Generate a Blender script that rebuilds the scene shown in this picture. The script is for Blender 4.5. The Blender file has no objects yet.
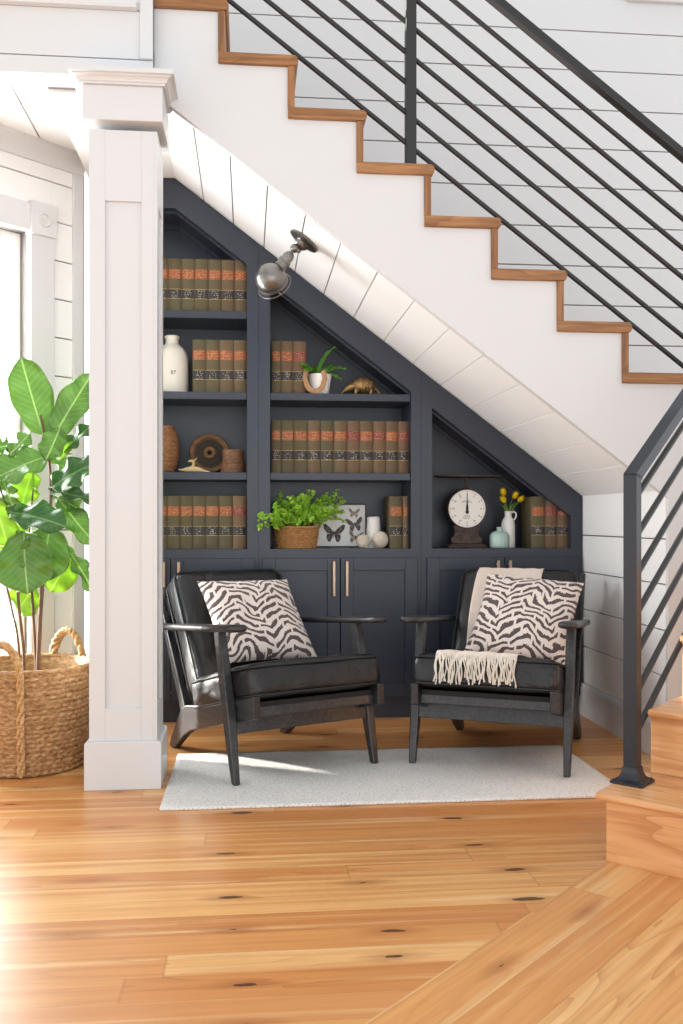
import bpy, bmesh, math, random
from math import pi, sin, cos, tan, atan, radians, sqrt, floor
from mathutils import Vector, Matrix, noise as mnoise

random.seed(7)
SC = bpy.context.scene
COL = SC.collection

# ------------------------------------------------------------------ camera numbers
F = 950.0
YAW = atan((341.5 - 248) / F)
HZ = 519.0
CY, SY = cos(YAW), sin(YAW)


def P(u, v, Y):
    """place of a measured photo point on the vertical plane y = Y (metres)"""
    a = (u - 341.5) / F
    dx = a * CY + SY
    dy = CY - a * SY
    return Vector((Y * dx / dy, Y, 1 + Y * (HZ - v) / F / dy))


def PX(u, Y):
    return P(u, HZ, Y).x


# ------------------------------------------------------------------ materials
def lin(c):
    c = c / 255.0
    return c / 12.92 if c <= 0.04045 else ((c + 0.055) / 1.055) ** 2.4


def S(r, g, b):
    return (lin(r), lin(g), lin(b), 1.0)


class NT:
    def __init__(self, name):
        self.m = bpy.data.materials.new(name)
        self.m.use_nodes = True
        self.t = self.m.node_tree
        self.t.nodes.clear()
        self.out = self.t.nodes.new('ShaderNodeOutputMaterial')
        self.b = self.t.nodes.new('ShaderNodeBsdfPrincipled')
        self.t.links.new(self.b.outputs[0], self.out.inputs[0])

    def n(self, kind, **kw):
        nd = self.t.nodes.new(kind)
        for k, v in kw.items():
            setattr(nd, k, v)
        return nd

    def put(self, sock, val):
        if isinstance(val, bpy.types.NodeSocket):
            self.t.links.new(val, sock)
        elif val is not None:
            sock.default_value = val

    def coord(self, which='Object'):
        return self.n('ShaderNodeTexCoord').outputs[which]

    def map(self, vec, scale=(1, 1, 1), rot=(0, 0, 0), loc=(0, 0, 0)):
        nd = self.n('ShaderNodeMapping')
        self.put(nd.inputs['Vector'], vec)
        nd.inputs['Scale'].default_value = scale
        nd.inputs['Rotation'].default_value = rot
        nd.inputs['Location'].default_value = loc
        return nd.outputs[0]

    def sep(self, vec):
        nd = self.n('ShaderNodeSeparateXYZ')
        self.put(nd.inputs[0], vec)
        return nd.outputs[0], nd.outputs[1], nd.outputs[2]

    def comb(self, x=0.0, y=0.0, z=0.0):
        nd = self.n('ShaderNodeCombineXYZ')
        for i, q in enumerate((x, y, z)):
            self.put(nd.inputs[i], q)
        return nd.outputs[0]

    def ma(self, op, a, b=0.0, c=0.0):
        nd = self.n('ShaderNodeMath', operation=op)
        for i, q in enumerate((a, b, c)):
            self.put(nd.inputs[i], q)
        return nd.outputs[0]

    def noise(self, vec, scale=5.0, detail=3.0, rough=0.5, dist=0.0):
        nd = self.n('ShaderNodeTexNoise')
        self.put(nd.inputs['Vector'], vec)
        nd.inputs['Scale'].default_value = scale
        nd.inputs['Detail'].default_value = detail
        nd.inputs['Roughness'].default_value = rough
        nd.inputs['Distortion'].default_value = dist
        return nd.outputs[0]

    def white(self, vec):
        nd = self.n('ShaderNodeTexWhiteNoise', noise_dimensions='3D')
        self.put(nd.inputs['Vector'], vec)
        return nd.outputs['Value']

    def mix(self, fac, a, b, blend='MIX'):
        nd = self.n('ShaderNodeMix', data_type='RGBA', blend_type=blend)
        self.put(nd.inputs[0], fac)
        self.put(nd.inputs[6], a)
        self.put(nd.inputs[7], b)
        return nd.outputs[2]

    def ramp(self, fac, stops):
        nd = self.n('ShaderNodeValToRGB')
        self.put(nd.inputs[0], fac)
        el = nd.color_ramp.elements
        while len(el) < len(stops):
            el.new(0.5)
        for e, (p, c) in zip(el, stops):
            e.position = p
            e.color = c if len(c) == 4 else (*c, 1)
        return nd.outputs[0]

    def bump(self, h, strength=0.3, dist=0.01):
        nd = self.n('ShaderNodeBump')
        nd.inputs['Strength'].default_value = strength
        nd.inputs['Distance'].default_value = dist
        self.put(nd.inputs['Height'], h)
        self.put(self.b.inputs['Normal'], nd.outputs[0])
        return nd

    def set(self, col=None, rough=None, metal=None, **kw):
        self.put(self.b.inputs['Base Color'], col)
        self.put(self.b.inputs['Roughness'], rough)
        self.put(self.b.inputs['Metallic'], metal)
        for k, v in kw.items():
            self.put(self.b.inputs[k.replace('_', ' ')], v)
        return self


def paint(name, col, rough=0.45, var=0.03, scale=6.0, bump=0.05):
    t = NT(name)
    co = t.coord()
    nz = t.noise(co, scale, 3)
    dark = tuple(c * (1 - var * 2) for c in col[:3]) + (1,)
    t.set(t.mix(nz, dark, col), rough)
    if bump:
        t.bump(t.noise(co, 90, 2), bump, 0.002)
    return t.m


def wood(name, c_dark, c_mid, c_light, axis=0, scale=1.0, rough=0.4, rings=0.6, coat=0.0):
    t = NT(name)
    sc = [26 * scale] * 3
    sc[axis] = 1.6 * scale
    co = t.map(t.coord(), tuple(sc))
    warp = t.noise(co, 0.55, 2, 0.5)
    g = t.noise(co, 2.6, 6, 0.6, 0.4)
    sc2 = [9 * scale] * 3
    sc2[axis] = 0.7 * scale
    co2 = t.map(t.coord(), tuple(sc2))
    w = t.noise(co2, 1.0, 2, 0.5, 0.6)
    rng = t.ma('FRACT', t.ma('MULTIPLY', w, 9.0))
    rng = t.ma('POWER', rng, 3.0)
    f = t.ma('ADD', t.ma('MULTIPLY', g, 0.75), t.ma('MULTIPLY', warp, 0.3))
    c = t.ramp(f, [(0.28, c_dark), (0.5, c_mid), (0.75, c_light)])
    c = t.mix(t.ma('MULTIPLY', rng, rings), c, c_dark)
    t.set(c, rough)
    t.b.inputs['Coat Weight'].default_value = coat
    t.bump(g, 0.12, 0.002)
    return t.m


def plank_floor(name, rotz, width, length, warm=1.0):
    t = NT(name)
    co = t.map(t.coord(), (1, 1, 1), (0, 0, rotz))
    x, y, z = t.sep(co)
    v = t.ma('DIVIDE', y, width)
    row = t.ma('FLOOR', v)
    off = t.white(t.comb(row, 3.3, 0.0))
    u = t.ma('ADD', t.ma('DIVIDE', x, length), t.ma('MULTIPLY', off, 7.0))
    col = t.ma('FLOOR', u)
    rid = t.white(t.comb(row, col, 1.0))
    rid2 = t.white(t.comb(row, col, 5.0))
    base = t.ramp(rid, [(0.0, S(204, 136, 78)), (0.3, S(217, 154, 92)), (0.6, S(227, 170, 106)),
                        (0.85, S(234, 186, 124)), (1.0, S(206, 138, 84))])
    gx = t.ma('MULTIPLY', x, 1.5)
    gy = t.ma('ADD', t.ma('MULTIPLY', y, 30.0), t.ma('MULTIPLY', rid2, 40.0))
    gv = t.comb(gx, gy, t.ma('MULTIPLY', rid, 20.0))
    g = t.noise(gv, 1.6, 5, 0.6, 0.5)
    st = t.noise(t.comb(t.ma('MULTIPLY', x, 0.45), t.ma('ADD', t.ma('MULTIPLY', y, 26.0), t.ma('MULTIPLY', rid, 60.0)), rid2), 1.0, 3, 0.55, 0.25)
    base = t.mix(t.ma('MULTIPLY', t.ma('MAXIMUM', t.ma('SUBTRACT', st, 0.5), 0.0), 4.4), base, S(204, 138, 82))
    base = t.mix(t.ma('MULTIPLY', t.ma('MAXIMUM', t.ma('SUBTRACT', 0.46, st), 0.0), 3.4), base, S(238, 206, 156))
    wv = t.noise(t.comb(t.ma('MULTIPLY', x, 0.8), t.ma('ADD', t.ma('MULTIPLY', y, 9.0), t.ma('MULTIPLY', rid2, 30)), rid), 1.0, 2, 0.5, 0.4)
    rg = t.ma('POWER', t.ma('FRACT', t.ma('MULTIPLY', wv, 8.0)), 4.0)
    cg = t.mix(t.ma('MULTIPLY', t.ma('SUBTRACT', 0.62, g), 1.3), base, S(186, 122, 70))
    cg = t.mix(t.ma('MULTIPLY', rg, t.ma('MULTIPLY', rid2, 0.62)), cg, S(178, 110, 58))
    # knots
    vo = t.n('ShaderNodeTexVoronoi', voronoi_dimensions='2D')
    t.put(vo.inputs['Vector'], t.comb(t.ma('MULTIPLY', x, 2.6), t.ma('MULTIPLY', y, 8.6), 0.0))
    vo.inputs['Scale'].default_value = 1.0
    pick = t.ma('GREATER_THAN', t.sep(vo.outputs['Color'])[0], 0.76)
    rad = t.ma('ADD', vo.outputs['Distance'], t.ma('MULTIPLY', t.noise(t.map(co, (18, 60, 1)), 1.0, 3), 0.11))
    kn = t.ma('MULTIPLY', t.ma('LESS_THAN', rad, t.ma('ADD', 0.06, t.ma('MULTIPLY', t.sep(vo.outputs['Color'])[1], 0.10))), pick)
    halo = t.n('ShaderNodeMapRange')
    t.put(halo.inputs[0], rad)
    halo.inputs[1].default_value = 0.08
    halo.inputs[2].default_value = 0.34
    halo.inputs[3].default_value = 0.55
    halo.inputs[4].default_value = 0.0
    cg = t.mix(t.ma('MULTIPLY', halo.outputs[0], pick), cg, S(150, 86, 46))
    cg = t.mix(t.ma('MULTIPLY', kn, 0.85), cg, S(78, 48, 34))
    # seams
    fv = t.ma('FRACT', v)
    e1 = t.ma('LESS_THAN', t.ma('MINIMUM', fv, t.ma('SUBTRACT', 1.0, fv)), 0.011)
    fu = t.ma('FRACT', u)
    e2 = t.ma('LESS_THAN', t.ma('MINIMUM', fu, t.ma('SUBTRACT', 1.0, fu)), 0.0012)
    seam = t.ma('MAXIMUM', e1, e2)
    cg = t.mix(t.ma('ADD', t.ma('MULTIPLY', e1, 0.28), t.ma('MULTIPLY', e2, 0.2)), cg, S(130, 80, 46))
    t.set(cg, t.ma('ADD', 0.26, t.ma('MULTIPLY', g, 0.14)))
    t.b.inputs['Specular IOR Level'].default_value = 0.45
    t.bump(t.ma('SUBTRACT', t.ma('MULTIPLY', g, 0.3), seam), 0.10, 0.003)
    return t.m


M = {}
M['white'] = paint('white toned down for light', S(215, 215, 215), 0.42, 0.012)  # darker copy of the one white, toned down where light falls strongest
M['white_lifted'] = paint('white lifted for shade', S(243, 243, 242), 0.5, 0.015, 3)  # same white lightened in colour to lift the shaded soffit
M['groove'] = paint('shadow gap backing', S(120, 116, 112), 0.8, 0.02)
M['navy'] = paint('charcoal navy paint', S(44, 50, 64), 0.36, 0.05, 4, 0.04)
M['floor'] = plank_floor('pine plank floor', 0.0, 0.105, 2.9)
M['floor_diag'] = plank_floor('diagonal pine plank floor', -pi / 4, 0.128, 1.9)
M['tread'] = wood('stained pine tread', S(96, 60, 30), S(150, 101, 56), S(188, 138, 88), 0, 1.0, 0.4, 0.5)
M['tread_end'] = wood('stained pine riser', S(90, 57, 30), S(146, 99, 57), S(184, 136, 88), 2, 1.0, 0.4, 0.5)
M['step'] = wood('oiled pine step', S(184, 118, 68), S(222, 164, 110), S(236, 188, 138), 0, 0.8, 0.33, 0.65, 0.15)
M['iron'] = paint('black iron', S(27, 32, 41), 0.42, 0.06, 12, 0.03)
M['iron_bar'] = paint('black iron bar', S(38, 37, 38), 0.45, 0.06, 12, 0.03)
M['chairwood'] = wood('ebonised oak', S(20, 20, 22), S(38, 38, 40), S(66, 65, 66), 1, 1.3, 0.36, 0.2, 0.1)


def leather(name, c1, c2):
    t = NT(name)
    co = t.coord()
    big = t.noise(co, 5.5, 4, 0.55, 0.8)
    t.set(t.mix(big, c1, c2), t.ma('ADD', 0.3, t.ma('MULTIPLY', t.noise(co, 14, 3), 0.2)))
    wr = t.noise(t.map(co, (7, 4, 9)), 1.0, 3, 0.5, 1.2)
    fine = t.noise(co, 140, 2)
    t.bump(t.ma('ADD', t.ma('MULTIPLY', wr, 1.0), t.ma('MULTIPLY', fine, 0.03)), 0.42, 0.03)
    return t.m


M['leather'] = leather('black leather', S(10, 10, 12), S(26, 26, 27))
M['piping'] = paint('black leather piping', S(20, 20, 22), 0.4)
M['deck'] = paint('black webbing cloth', S(30, 25, 26), 0.8)


def zebra():
    t = NT('zebra print linen')
    co = t.coord()
    x, y, z = t.sep(co)
    nz = t.ma('SUBTRACT', t.noise(co, 7, 2), 0.5)
    rn = t.n('ShaderNodeObjectInfo').outputs['Random']
    q = t.ma('ADD', t.ma('ADD', t.ma('MULTIPLY', x, 4.3), t.ma('MULTIPLY', rn, 3.0)), t.ma('MULTIPLY', nz, 1.0))
    tri = t.ma('ABSOLUTE', t.ma('SUBTRACT', t.ma('FRACT', q), 0.5))
    p = t.ma('ADD', t.ma('MULTIPLY', z, 27.0), t.ma('MULTIPLY', t.ma('POWER', tri, 1.15), 4.4))
    p = t.ma('ADD', p, t.ma('MULTIPLY', t.ma('SUBTRACT', t.noise(co, 10, 1), 0.5), 1.5))
    p = t.ma('ADD', p, 60.0)
    row = t.ma('FLOOR', p)
    fr = t.ma('FRACT', p)
    edge = t.ma('MULTIPLY', t.ma('SUBTRACT', t.noise(co, 160, 1), 0.5), 0.35)
    stripe = t.ma('LESS_THAN', t.ma('ADD', fr, edge), 0.47)
    h = t.white(t.comb(row, 2.0, 0.0))
    d = t.ma('FRACT', t.ma('ADD', t.ma('MULTIPLY', x, 10.5), t.ma('MULTIPLY', h, 6.0)))
    dash = t.ma('GREATER_THAN', d, 0.10)
    k = t.ma('MULTIPLY', stripe, dash)
    t.set(t.mix(k, S(226, 212, 203), S(84, 70, 68)), 0.9)
    wv = t.n('ShaderNodeTexWave')
    wv.inputs['Scale'].default_value = 180
    t.put(wv.inputs['Vector'], co)
    t.bump(t.ma('ADD', wv.outputs['Fac'], t.ma('MULTIPLY', k, -0.6)), 0.25, 0.002)
    t.b.inputs['Sheen Weight'].default_value = 0.2
    return t.m


M['zebra'] = zebra()


def cloth(name, col, scale=160, var=0.06, bump=0.3):
    t = NT(name)
    co = t.coord()
    w1 = t.n('ShaderNodeTexWave', bands_direction='X')
    w2 = t.n('ShaderNodeTexWave', bands_direction='Y')
    for w in (w1, w2):
        w.inputs['Scale'].default_value = scale
        t.put(w.inputs['Vector'], co)
    h = t.ma('ADD', w1.outputs['Fac'], w2.outputs['Fac'])
    nz = t.noise(co, 30, 3)
    d = tuple(c * (1 - 2.2 * var) for c in col[:3]) + (1,)
    t.set(t.mix(nz, d, col), 0.92)
    t.b.inputs['Sheen Weight'].default_value = 0.25
    t.bump(t.ma('ADD', h, t.ma('MULTIPLY', nz, 1.5)), bump, 0.003)
    return t.m


M['throw'] = cloth('blush wool', S(232, 214, 200), 220)
M['fringe'] = cloth('cream yarn', S(232, 224, 210), 300)


def rugmat():
    t = NT('flat woven wool')
    co = t.map(t.coord(), (1, 1, 1), (0, 0, radians(4)))
    x, y, z = t.sep(co)
    # small woven lozenges
    a = t.ma('ABSOLUTE', t.ma('SUBTRACT', t.ma('FRACT', t.ma('ADD', t.ma('MULTIPLY', x, 66), t.ma('MULTIPLY', y, 66))), 0.5))
    b = t.ma('ABSOLUTE', t.ma('SUBTRACT', t.ma('FRACT', t.ma('SUBTRACT', t.ma('MULTIPLY', x, 66), t.ma('MULTIPLY', y, 66))), 0.5))
    h = t.ma('MAXIMUM', a, b)
    nz = t.noise(co, 180, 3, 0.7)
    nb = t.noise(co, 14, 3)
    f = t.ma('ADD', t.ma('MULTIPLY', h, 0.45), t.ma('MULTIPLY', nz, 0.95))
    c = t.ramp(f, [(0.42, S(188, 184, 177)), (0.64, S(236, 233, 228)), (0.86, S(251, 250, 248))])
    c = t.mix(t.ma('MULTIPLY', nb, 0.08), c, S(190, 186, 180))
    t.set(c, 0.95)
    t.bump(f, 0.5, 0.006)
    return t.m


M['rug'] = rugmat()


def straw(name, c1, c2, c3, scale=1.0):
    t = NT(name)
    co = t.coord()
    nz = t.noise(t.map(co, (40 * scale, 40 * scale, 90 * scale)), 1.0, 4, 0.6, 0.6)
    nb = t.noise(co, 9, 2)
    c = t.ramp(nz, [(0.3, c1), (0.52, c2), (0.74, c3)])
    c = t.mix(t.ma('MULTIPLY', nb, 0.25), c, c1)
    t.set(c, 0.72)
    t.bump(nz, 0.4, 0.004)
    return t.m


M['seagrass'] = straw('seagrass', S(128, 90, 52), S(180, 138, 92), S(214, 182, 138))
M['handle_rope'] = straw('pale twisted seagrass', S(150, 108, 62), S(202, 160, 108), S(226, 196, 150))
M['wicker'] = straw('honey wicker', S(132, 88, 46), S(188, 138, 84), S(216, 172, 118), 2)
M['coil'] = straw('coiled brown reed', S(88, 56, 32), S(146, 100, 62), S(188, 142, 96), 2)


def leafmat(name, c_dark, c_mid, c_vein, trans=0.35, rough=0.35, veins=True, spacing=0.026):
    t = NT(name)
    co = t.coord()
    x, y, z = t.sep(co)
    nz = t.noise(co, 18, 2)
    ax = t.ma('ABSOLUTE', x)
    mid = t.ma('LESS_THAN', ax, 0.0032)
    lat = t.ma('FRACT', t.ma('DIVIDE', t.ma('SUBTRACT', y, t.ma('MULTIPLY', ax, 0.75)), spacing))
    latm = t.ma('LESS_THAN', lat, 0.07)
    vn = t.ma('MAXIMUM', mid, t.ma('MULTIPLY', latm, 0.55)) if veins else t.ma('MULTIPLY', mid, 0.2)
    c = t.mix(nz, c_dark, c_mid)
    c = t.mix(t.ma('MULTIPLY', vn, 0.6), c, c_vein)
    t.set(c, rough)
    tr = t.n('ShaderNodeBsdfTranslucent')
    t.put(tr.inputs[0], t.mix(0.5, c, c_vein))
    mx = t.n('ShaderNodeMixShader')
    mx.inputs[0].default_value = trans
    t.t.links.new(t.b.outputs[0], mx.inputs[1])
    t.t.links.new(tr.outputs[0], mx.inputs[2])
    t.t.links.new(mx.outputs[0], t.out.inputs[0])
    if veins:
        t.bump(t.ma('SUBTRACT', t.ma('MULTIPLY', nz, 0.5), vn), 0.3, 0.004)
    return t.m


M['fig'] = leafmat('fiddle leaf', S(70, 116, 42), S(108, 158, 64), S(196, 222, 146), 0.27)
M['fig_dark'] = leafmat('mature fiddle leaf', S(42, 84, 38), S(66, 116, 52), S(140, 176, 110), 0.25)
M['fig_young'] = leafmat('young fiddle leaf', S(122, 170, 42), S(158, 200, 58), S(214, 232, 136), 0.45)
M['fern'] = leafmat('maidenhair fern leaf', S(118, 178, 40), S(188, 230, 78), S(210, 238, 120), 0.45, 0.5, False)
M['fern_dark'] = leafmat('ribbon leaf', S(66, 130, 36), S(124, 188, 58), S(176, 214, 100), 0.35, 0.4, False)
M['tulip_leaf'] = leafmat('tulip leaf', S(84, 124, 50), S(122, 164, 74), S(150, 190, 100), 0.3, 0.45, False)
M['bark'] = wood('fig bark', S(66, 46, 34), S(104, 76, 58), S(140, 110, 86), 2, 2.0, 0.8, 0.3)
M['fernstem'] = paint('dark fern stem', S(48, 38, 24), 0.6)
M['soil'] = paint('potting soil', S(52, 38, 28), 0.95, 0.2, 60, 0.5)
M['tulip'] = paint('yellow petal', S(246, 210, 26), 0.5, 0.08, 20, 0)


def bookcloth(name, c1, c2):
    t = NT(name)
    co = t.coord()
    rnd = t.n('ShaderNodeObjectInfo').outputs['Random']
    nz = t.noise(co, 22, 4, 0.6)
    fine = t.noise(t.map(co, (1, 1, 1)), 320, 2)
    f = t.ma('ADD', t.ma('MULTIPLY', nz, 0.8), t.ma('MULTIPLY', rnd, 0.25))
    c = t.mix(f, c1, c2)
    c = t.mix(t.ma('MULTIPLY', fine, 0.3), c, tuple(q * 0.6 for q in c1[:3]) + (1,))
    t.set(c, 0.75)
    t.bump(fine, 0.2, 0.001)
    return t.m


M['book_a'] = bookcloth('olive book cloth', S(78, 70, 48), S(108, 98, 70))
M['book_b'] = bookcloth('olive brown book cloth', S(90, 74, 52), S(120, 101, 74))
M['book_c'] = bookcloth('worn brown book cloth', S(92, 70, 52), S(134, 108, 80))


def labelmat(name, base, gold, rows, amount):
    t = NT(name)
    co = t.coord()
    x, y, z = t.sep(co)
    rnd = t.n('ShaderNodeObjectInfo').outputs['Random']
    r = t.ma('MULTIPLY', z, rows)
    fr = t.ma('FRACT', r)
    band = t.ma('LESS_THAN', t.ma('ABSOLUTE', t.ma('SUBTRACT', fr, 0.5)), 0.24)
    cell = t.comb(t.ma('FLOOR', t.ma('MULTIPLY', x, 420)), t.ma('FLOOR', r), t.ma('MULTIPLY', rnd, 50))
    on = t.ma('LESS_THAN', t.white(cell), amount)
    inner = t.ma('LESS_THAN', t.ma('ABSOLUTE', x), 0.017 if amount < 0.3 else 0.026)
    k = t.ma('MULTIPLY', t.ma('MULTIPLY', band, on), inner)
    t.set(t.mix(t.ma('MULTIPLY', k, 0.8), base, gold), 0.5)
    return t.m


M['label_red'] = labelmat('red leather label', S(146, 72, 40), S(206, 154, 96), 130, 0.6)
M['label_wine'] = labelmat('wine leather label', S(124, 50, 46), S(190, 140, 104), 150, 0.5)
M['label_black'] = labelmat('black leather label', S(46, 44, 47), S(196, 186, 160), 110, 0.28)
M['gilt'] = paint('gilt line', S(190, 160, 90), 0.35)
M['pages'] = paint('aged paper', S(206, 190, 156), 0.9, 0.1, 200, 0)

M['ceramic'] = paint('white glazed stoneware', S(250, 248, 244), 0.25, 0.02, 8, 0)
M['cream_ceramic'] = paint('cream stoneware', S(234, 228, 216), 0.3, 0.03, 8, 0)
M['celadon'] = paint('celadon glaze', S(172, 196, 190), 0.22, 0.06, 14, 0)
M['oldwood'] = wood('weathered turned wood', S(62, 40, 26), S(108, 74, 46), S(150, 110, 74), 0, 2.0, 0.7, 0.5)
M['darkwood'] = paint('dark grimy wood', S(60, 48, 38), 0.7, 0.2, 30)
M['boxwood'] = wood('brown bentwood', S(72, 48, 32), S(118, 82, 56), S(154, 114, 80), 0, 2.0, 0.7, 0.4)
M['bone'] = paint('pale brass', S(214, 190, 140), 0.4, 0.12, 30)
M['hole'] = paint('blackened bore', S(20, 16, 14), 0.9)
t = NT('antique brass')
co = t.coord()
t.set(t.mix(t.noise(co, 40, 3), S(122, 94, 56), S(192, 160, 108)), 0.42, 0.7)
vo = t.n('ShaderNodeTexVoronoi')
vo.inputs['Scale'].default_value = 130
t.put(vo.inputs['Vector'], co)
t.bump(vo.outputs['Distance'], 0.5, 0.004)
M['brass'] = t.m
t = NT('rusty horseshoe iron')
co = t.coord()
t.set(t.mix(t.noise(co, 60, 4), S(134, 92, 60), S(206, 166, 126)), 0.7, 0.2)
M['rust'] = t.m
t = NT('brushed nickel')
co = t.coord()
t.set(t.mix(t.noise(t.map(co, (4, 4, 60)), 3, 3), S(104, 102, 99), S(150, 147, 142)), 0.34, 0.9)
M['nickel'] = t.m
t = NT('warm pull metal')
t.set(t.mix(t.noise(t.coord(), 50, 2), S(176, 148, 122), S(204, 178, 152)), 0.35, 0.7)
M['pull'] = t.m
t = NT('aged scale iron')
co = t.coord()
t.set(t.mix(t.noise(co, 36, 4), S(58, 46, 42), S(104, 86, 76)), 0.6, 0.3)
M['scale_iron'] = t.m
M['dial'] = paint('enamel dial', S(248, 244, 236), 0.3, 0.05, 12, 0)
M['ink'] = paint('black ink', S(30, 28, 28), 0.6, 0.05, 20, 0)
M['blackframe'] = paint('black frame', S(26, 26, 28), 0.4)
M['mat_board'] = paint('white mount board', S(250, 250, 250), 0.8, 0.01, 20, 0)
M['wing_dark'] = paint('dark taupe wing', S(104, 96, 90), 0.8, 0.2, 80, 0)
M['wing_mid'] = paint('grey brown wing', S(140, 130, 124), 0.8, 0.25, 90, 0)
M['wing_light'] = paint('pale tan wing', S(206, 190, 172), 0.8, 0.2, 90, 0)
M['thread'] = cloth('white thread', S(250, 248, 245), 260)
M['twine'] = cloth('cream twine', S(244, 230, 210), 200, 0.1, 0.6)
M['sash'] = paint('white window sash', S(244, 243, 240), 0.4, 0.01)
t = NT('window glass')
tb = t.n('ShaderNodeBsdfTransparent')
gb = t.n('ShaderNodeBsdfGlossy')
gb.inputs['Roughness'].default_value = 0.02
mx = t.n('ShaderNodeMixShader')
mx.inputs[0].default_value = 0.06
t.t.links.new(tb.outputs[0], mx.inputs[1])
t.t.links.new(gb.outputs[0], mx.inputs[2])
t.t.links.new(mx.outputs[0], t.out.inputs[0])
M['glass'] = t.m


# ------------------------------------------------------------------ mesh helpers
def T(x=0, y=0, z=0):
    return Matrix.Translation((x, y, z))


def R(axis, deg):
    return Matrix.Rotation(radians(deg), 4, axis)


def frame_to(p0, p1):
    """matrix carrying +Z onto p1-p0, origin at p0"""
    d = (Vector(p1) - Vector(p0)).normalized()
    q = Vector((0, 0, 1)).rotation_difference(d)
    return T(*p0) @ q.to_matrix().to_4x4()


class MB:
    def __init__(self):
        self.bm = bmesh.new()

    def vf(self, verts, faces, mtx=None):
        vs = [self.bm.verts.new((mtx @ Vector(v)) if mtx else Vector(v)) for v in verts]
        for f in faces:
            try:
                self.bm.faces.new([vs[i] for i in f])
            except ValueError:
                pass
        return self

    def box(self, x0, x1, y0, y1, z0, z1, mtx=None):
        v = [(x, y, z) for z in (z0, z1) for y in (y0, y1) for x in (x0, x1)]
        return self.vf(v, [(0, 2, 3, 1), (4, 5, 7, 6), (0, 1, 5, 4), (2, 6, 7, 3), (0, 4, 6, 2), (1, 3, 7, 5)], mtx)

    def cbox(self, c, s, mtx=None):
        return self.box(c[0] - s[0] / 2, c[0] + s[0] / 2, c[1] - s[1] / 2, c[1] + s[1] / 2, c[2] - s[2] / 2, c[2] + s[2] / 2, mtx)

    def prism(self, pts, a0, a1, axis='y', mtx=None):
        """polygon extruded along an axis; pts in the two other axes (xz for y, yz for x, xy for z)"""
        def mk(p, a):
            return {'y': (p[0], a, p[1]), 'x': (a, p[0], p[1]), 'z': (p[0], p[1], a)}[axis]
        n = len(pts)
        v = [mk(p, a0) for p in pts] + [mk(p, a1) for p in pts]
        f = [tuple(range(n)), tuple(range(2 * n - 1, n - 1, -1))]
        f += [(i, i + n, (i + 1) % n + n, (i + 1) % n) for i in range(n)]
        return self.vf(v, f, mtx)

    def lathe(self, prof, seg=32, mtx=None, func=None):
        v, f = [], []
        n = len(prof)
        for i in range(seg):
            a = 2 * pi * i / seg
            for j, (r, z) in enumerate(prof):
                rr = r + (func(a, j, z) if func else 0)
                v.append((rr * cos(a), rr * sin(a), z))
        for i in range(seg):
            k = (i + 1) % seg
            for j in range(n - 1):
                f.append((i * n + j, k * n + j, k * n + j + 1, i * n + j + 1))
        if prof[0][0] > 1e-6:
            pass
        self.vf(v, f, mtx)
        return self

    def tube(self, path, rad, seg=10, closed=False, flat=None, caps=True, mtx=None):
        path = [Vector(p) for p in path]
        n = len(path)
        rads = rad if isinstance(rad, (list, tuple)) else [rad] * n
        v, f = [], []
        up = None
        for i, p in enumerate(path):
            if closed:
                d = path[(i + 1) % n] - path[i - 1]
            else:
                d = path[min(i + 1, n - 1)] - path[max(i - 1, 0)]
            d.normalize()
            if up is None:
                up = Vector((0, 0, 1)) if abs(d.z) < 0.9 else Vector((1, 0, 0))
            s = d.cross(up)
            if s.length < 1e-6:
                s = d.orthogonal()
            s.normalize()
            up = s.cross(d).normalized()
            for k in range(seg):
                a = 2 * pi * k / seg
                fl = flat if flat else 1.0
                v.append(p + s * (cos(a) * rads[i]) + up * (sin(a) * rads[i] * fl))
        m = n if closed else n - 1
        for i in range(m):
            j = (i + 1) % n
            for k in range(seg):
                l = (k + 1) % seg
                f.append((i * seg + k, j * seg + k, j * seg + l, i * seg + l))
        if caps and not closed:
            f.append(tuple(range(seg)))
            f.append(tuple((n - 1) * seg + k for k in range(seg - 1, -1, -1)))
        return self.vf(v, f, mtx)

    def loft(self, secs, mtx=None):
        """list of rings (same vertex count) capped at both ends"""
        k = len(secs[0])
        v = [p for s in secs for p in s]
        f = []
        for i in range(len(secs) - 1):
            for j in range(k):
                l = (j + 1) % k
                f.append((i * k + j, i * k + l, (i + 1) * k + l, (i + 1) * k + j))
        f.append(tuple(range(k - 1, -1, -1)))
        f.append(tuple((len(secs) - 1) * k + j for j in range(k)))
        return self.vf(v, f, mtx)

    def ball(self, c, r, seg=24, rings=14, mtx=None):
        r = r if isinstance(r, (tuple, list)) else (r, r, r)
        v, f = [], []
        for i in range(rings + 1):
            th = pi * i / rings
            for k in range(seg):
                a = 2 * pi * k / seg
                v.append((c[0] + r[0] * sin(th) * cos(a), c[1] + r[1] * sin(th) * sin(a), c[2] + r[2] * cos(th)))
        for i in range(rings):
            for k in range(seg):
                l = (k + 1) % seg
                f.append((i * seg + k, (i + 1) * seg + k, (i + 1) * seg + l, i * seg + l))
        self.vf(v, f, mtx)
        bmesh.ops.remove_doubles(self.bm, verts=self.bm.verts, dist=1e-6)
        return self

    def grid(self, nu, nv, fn, mtx=None):
        v = [fn(i / nu, j / nv) for j in range(nv + 1) for i in range(nu + 1)]
        f = [(j * (nu + 1) + i, j * (nu + 1) + i + 1, (j + 1) * (nu + 1) + i + 1, (j + 1) * (nu + 1) + i)
             for j in range(nv) for i in range(nu)]
        return self.vf(v, f, mtx)

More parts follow.
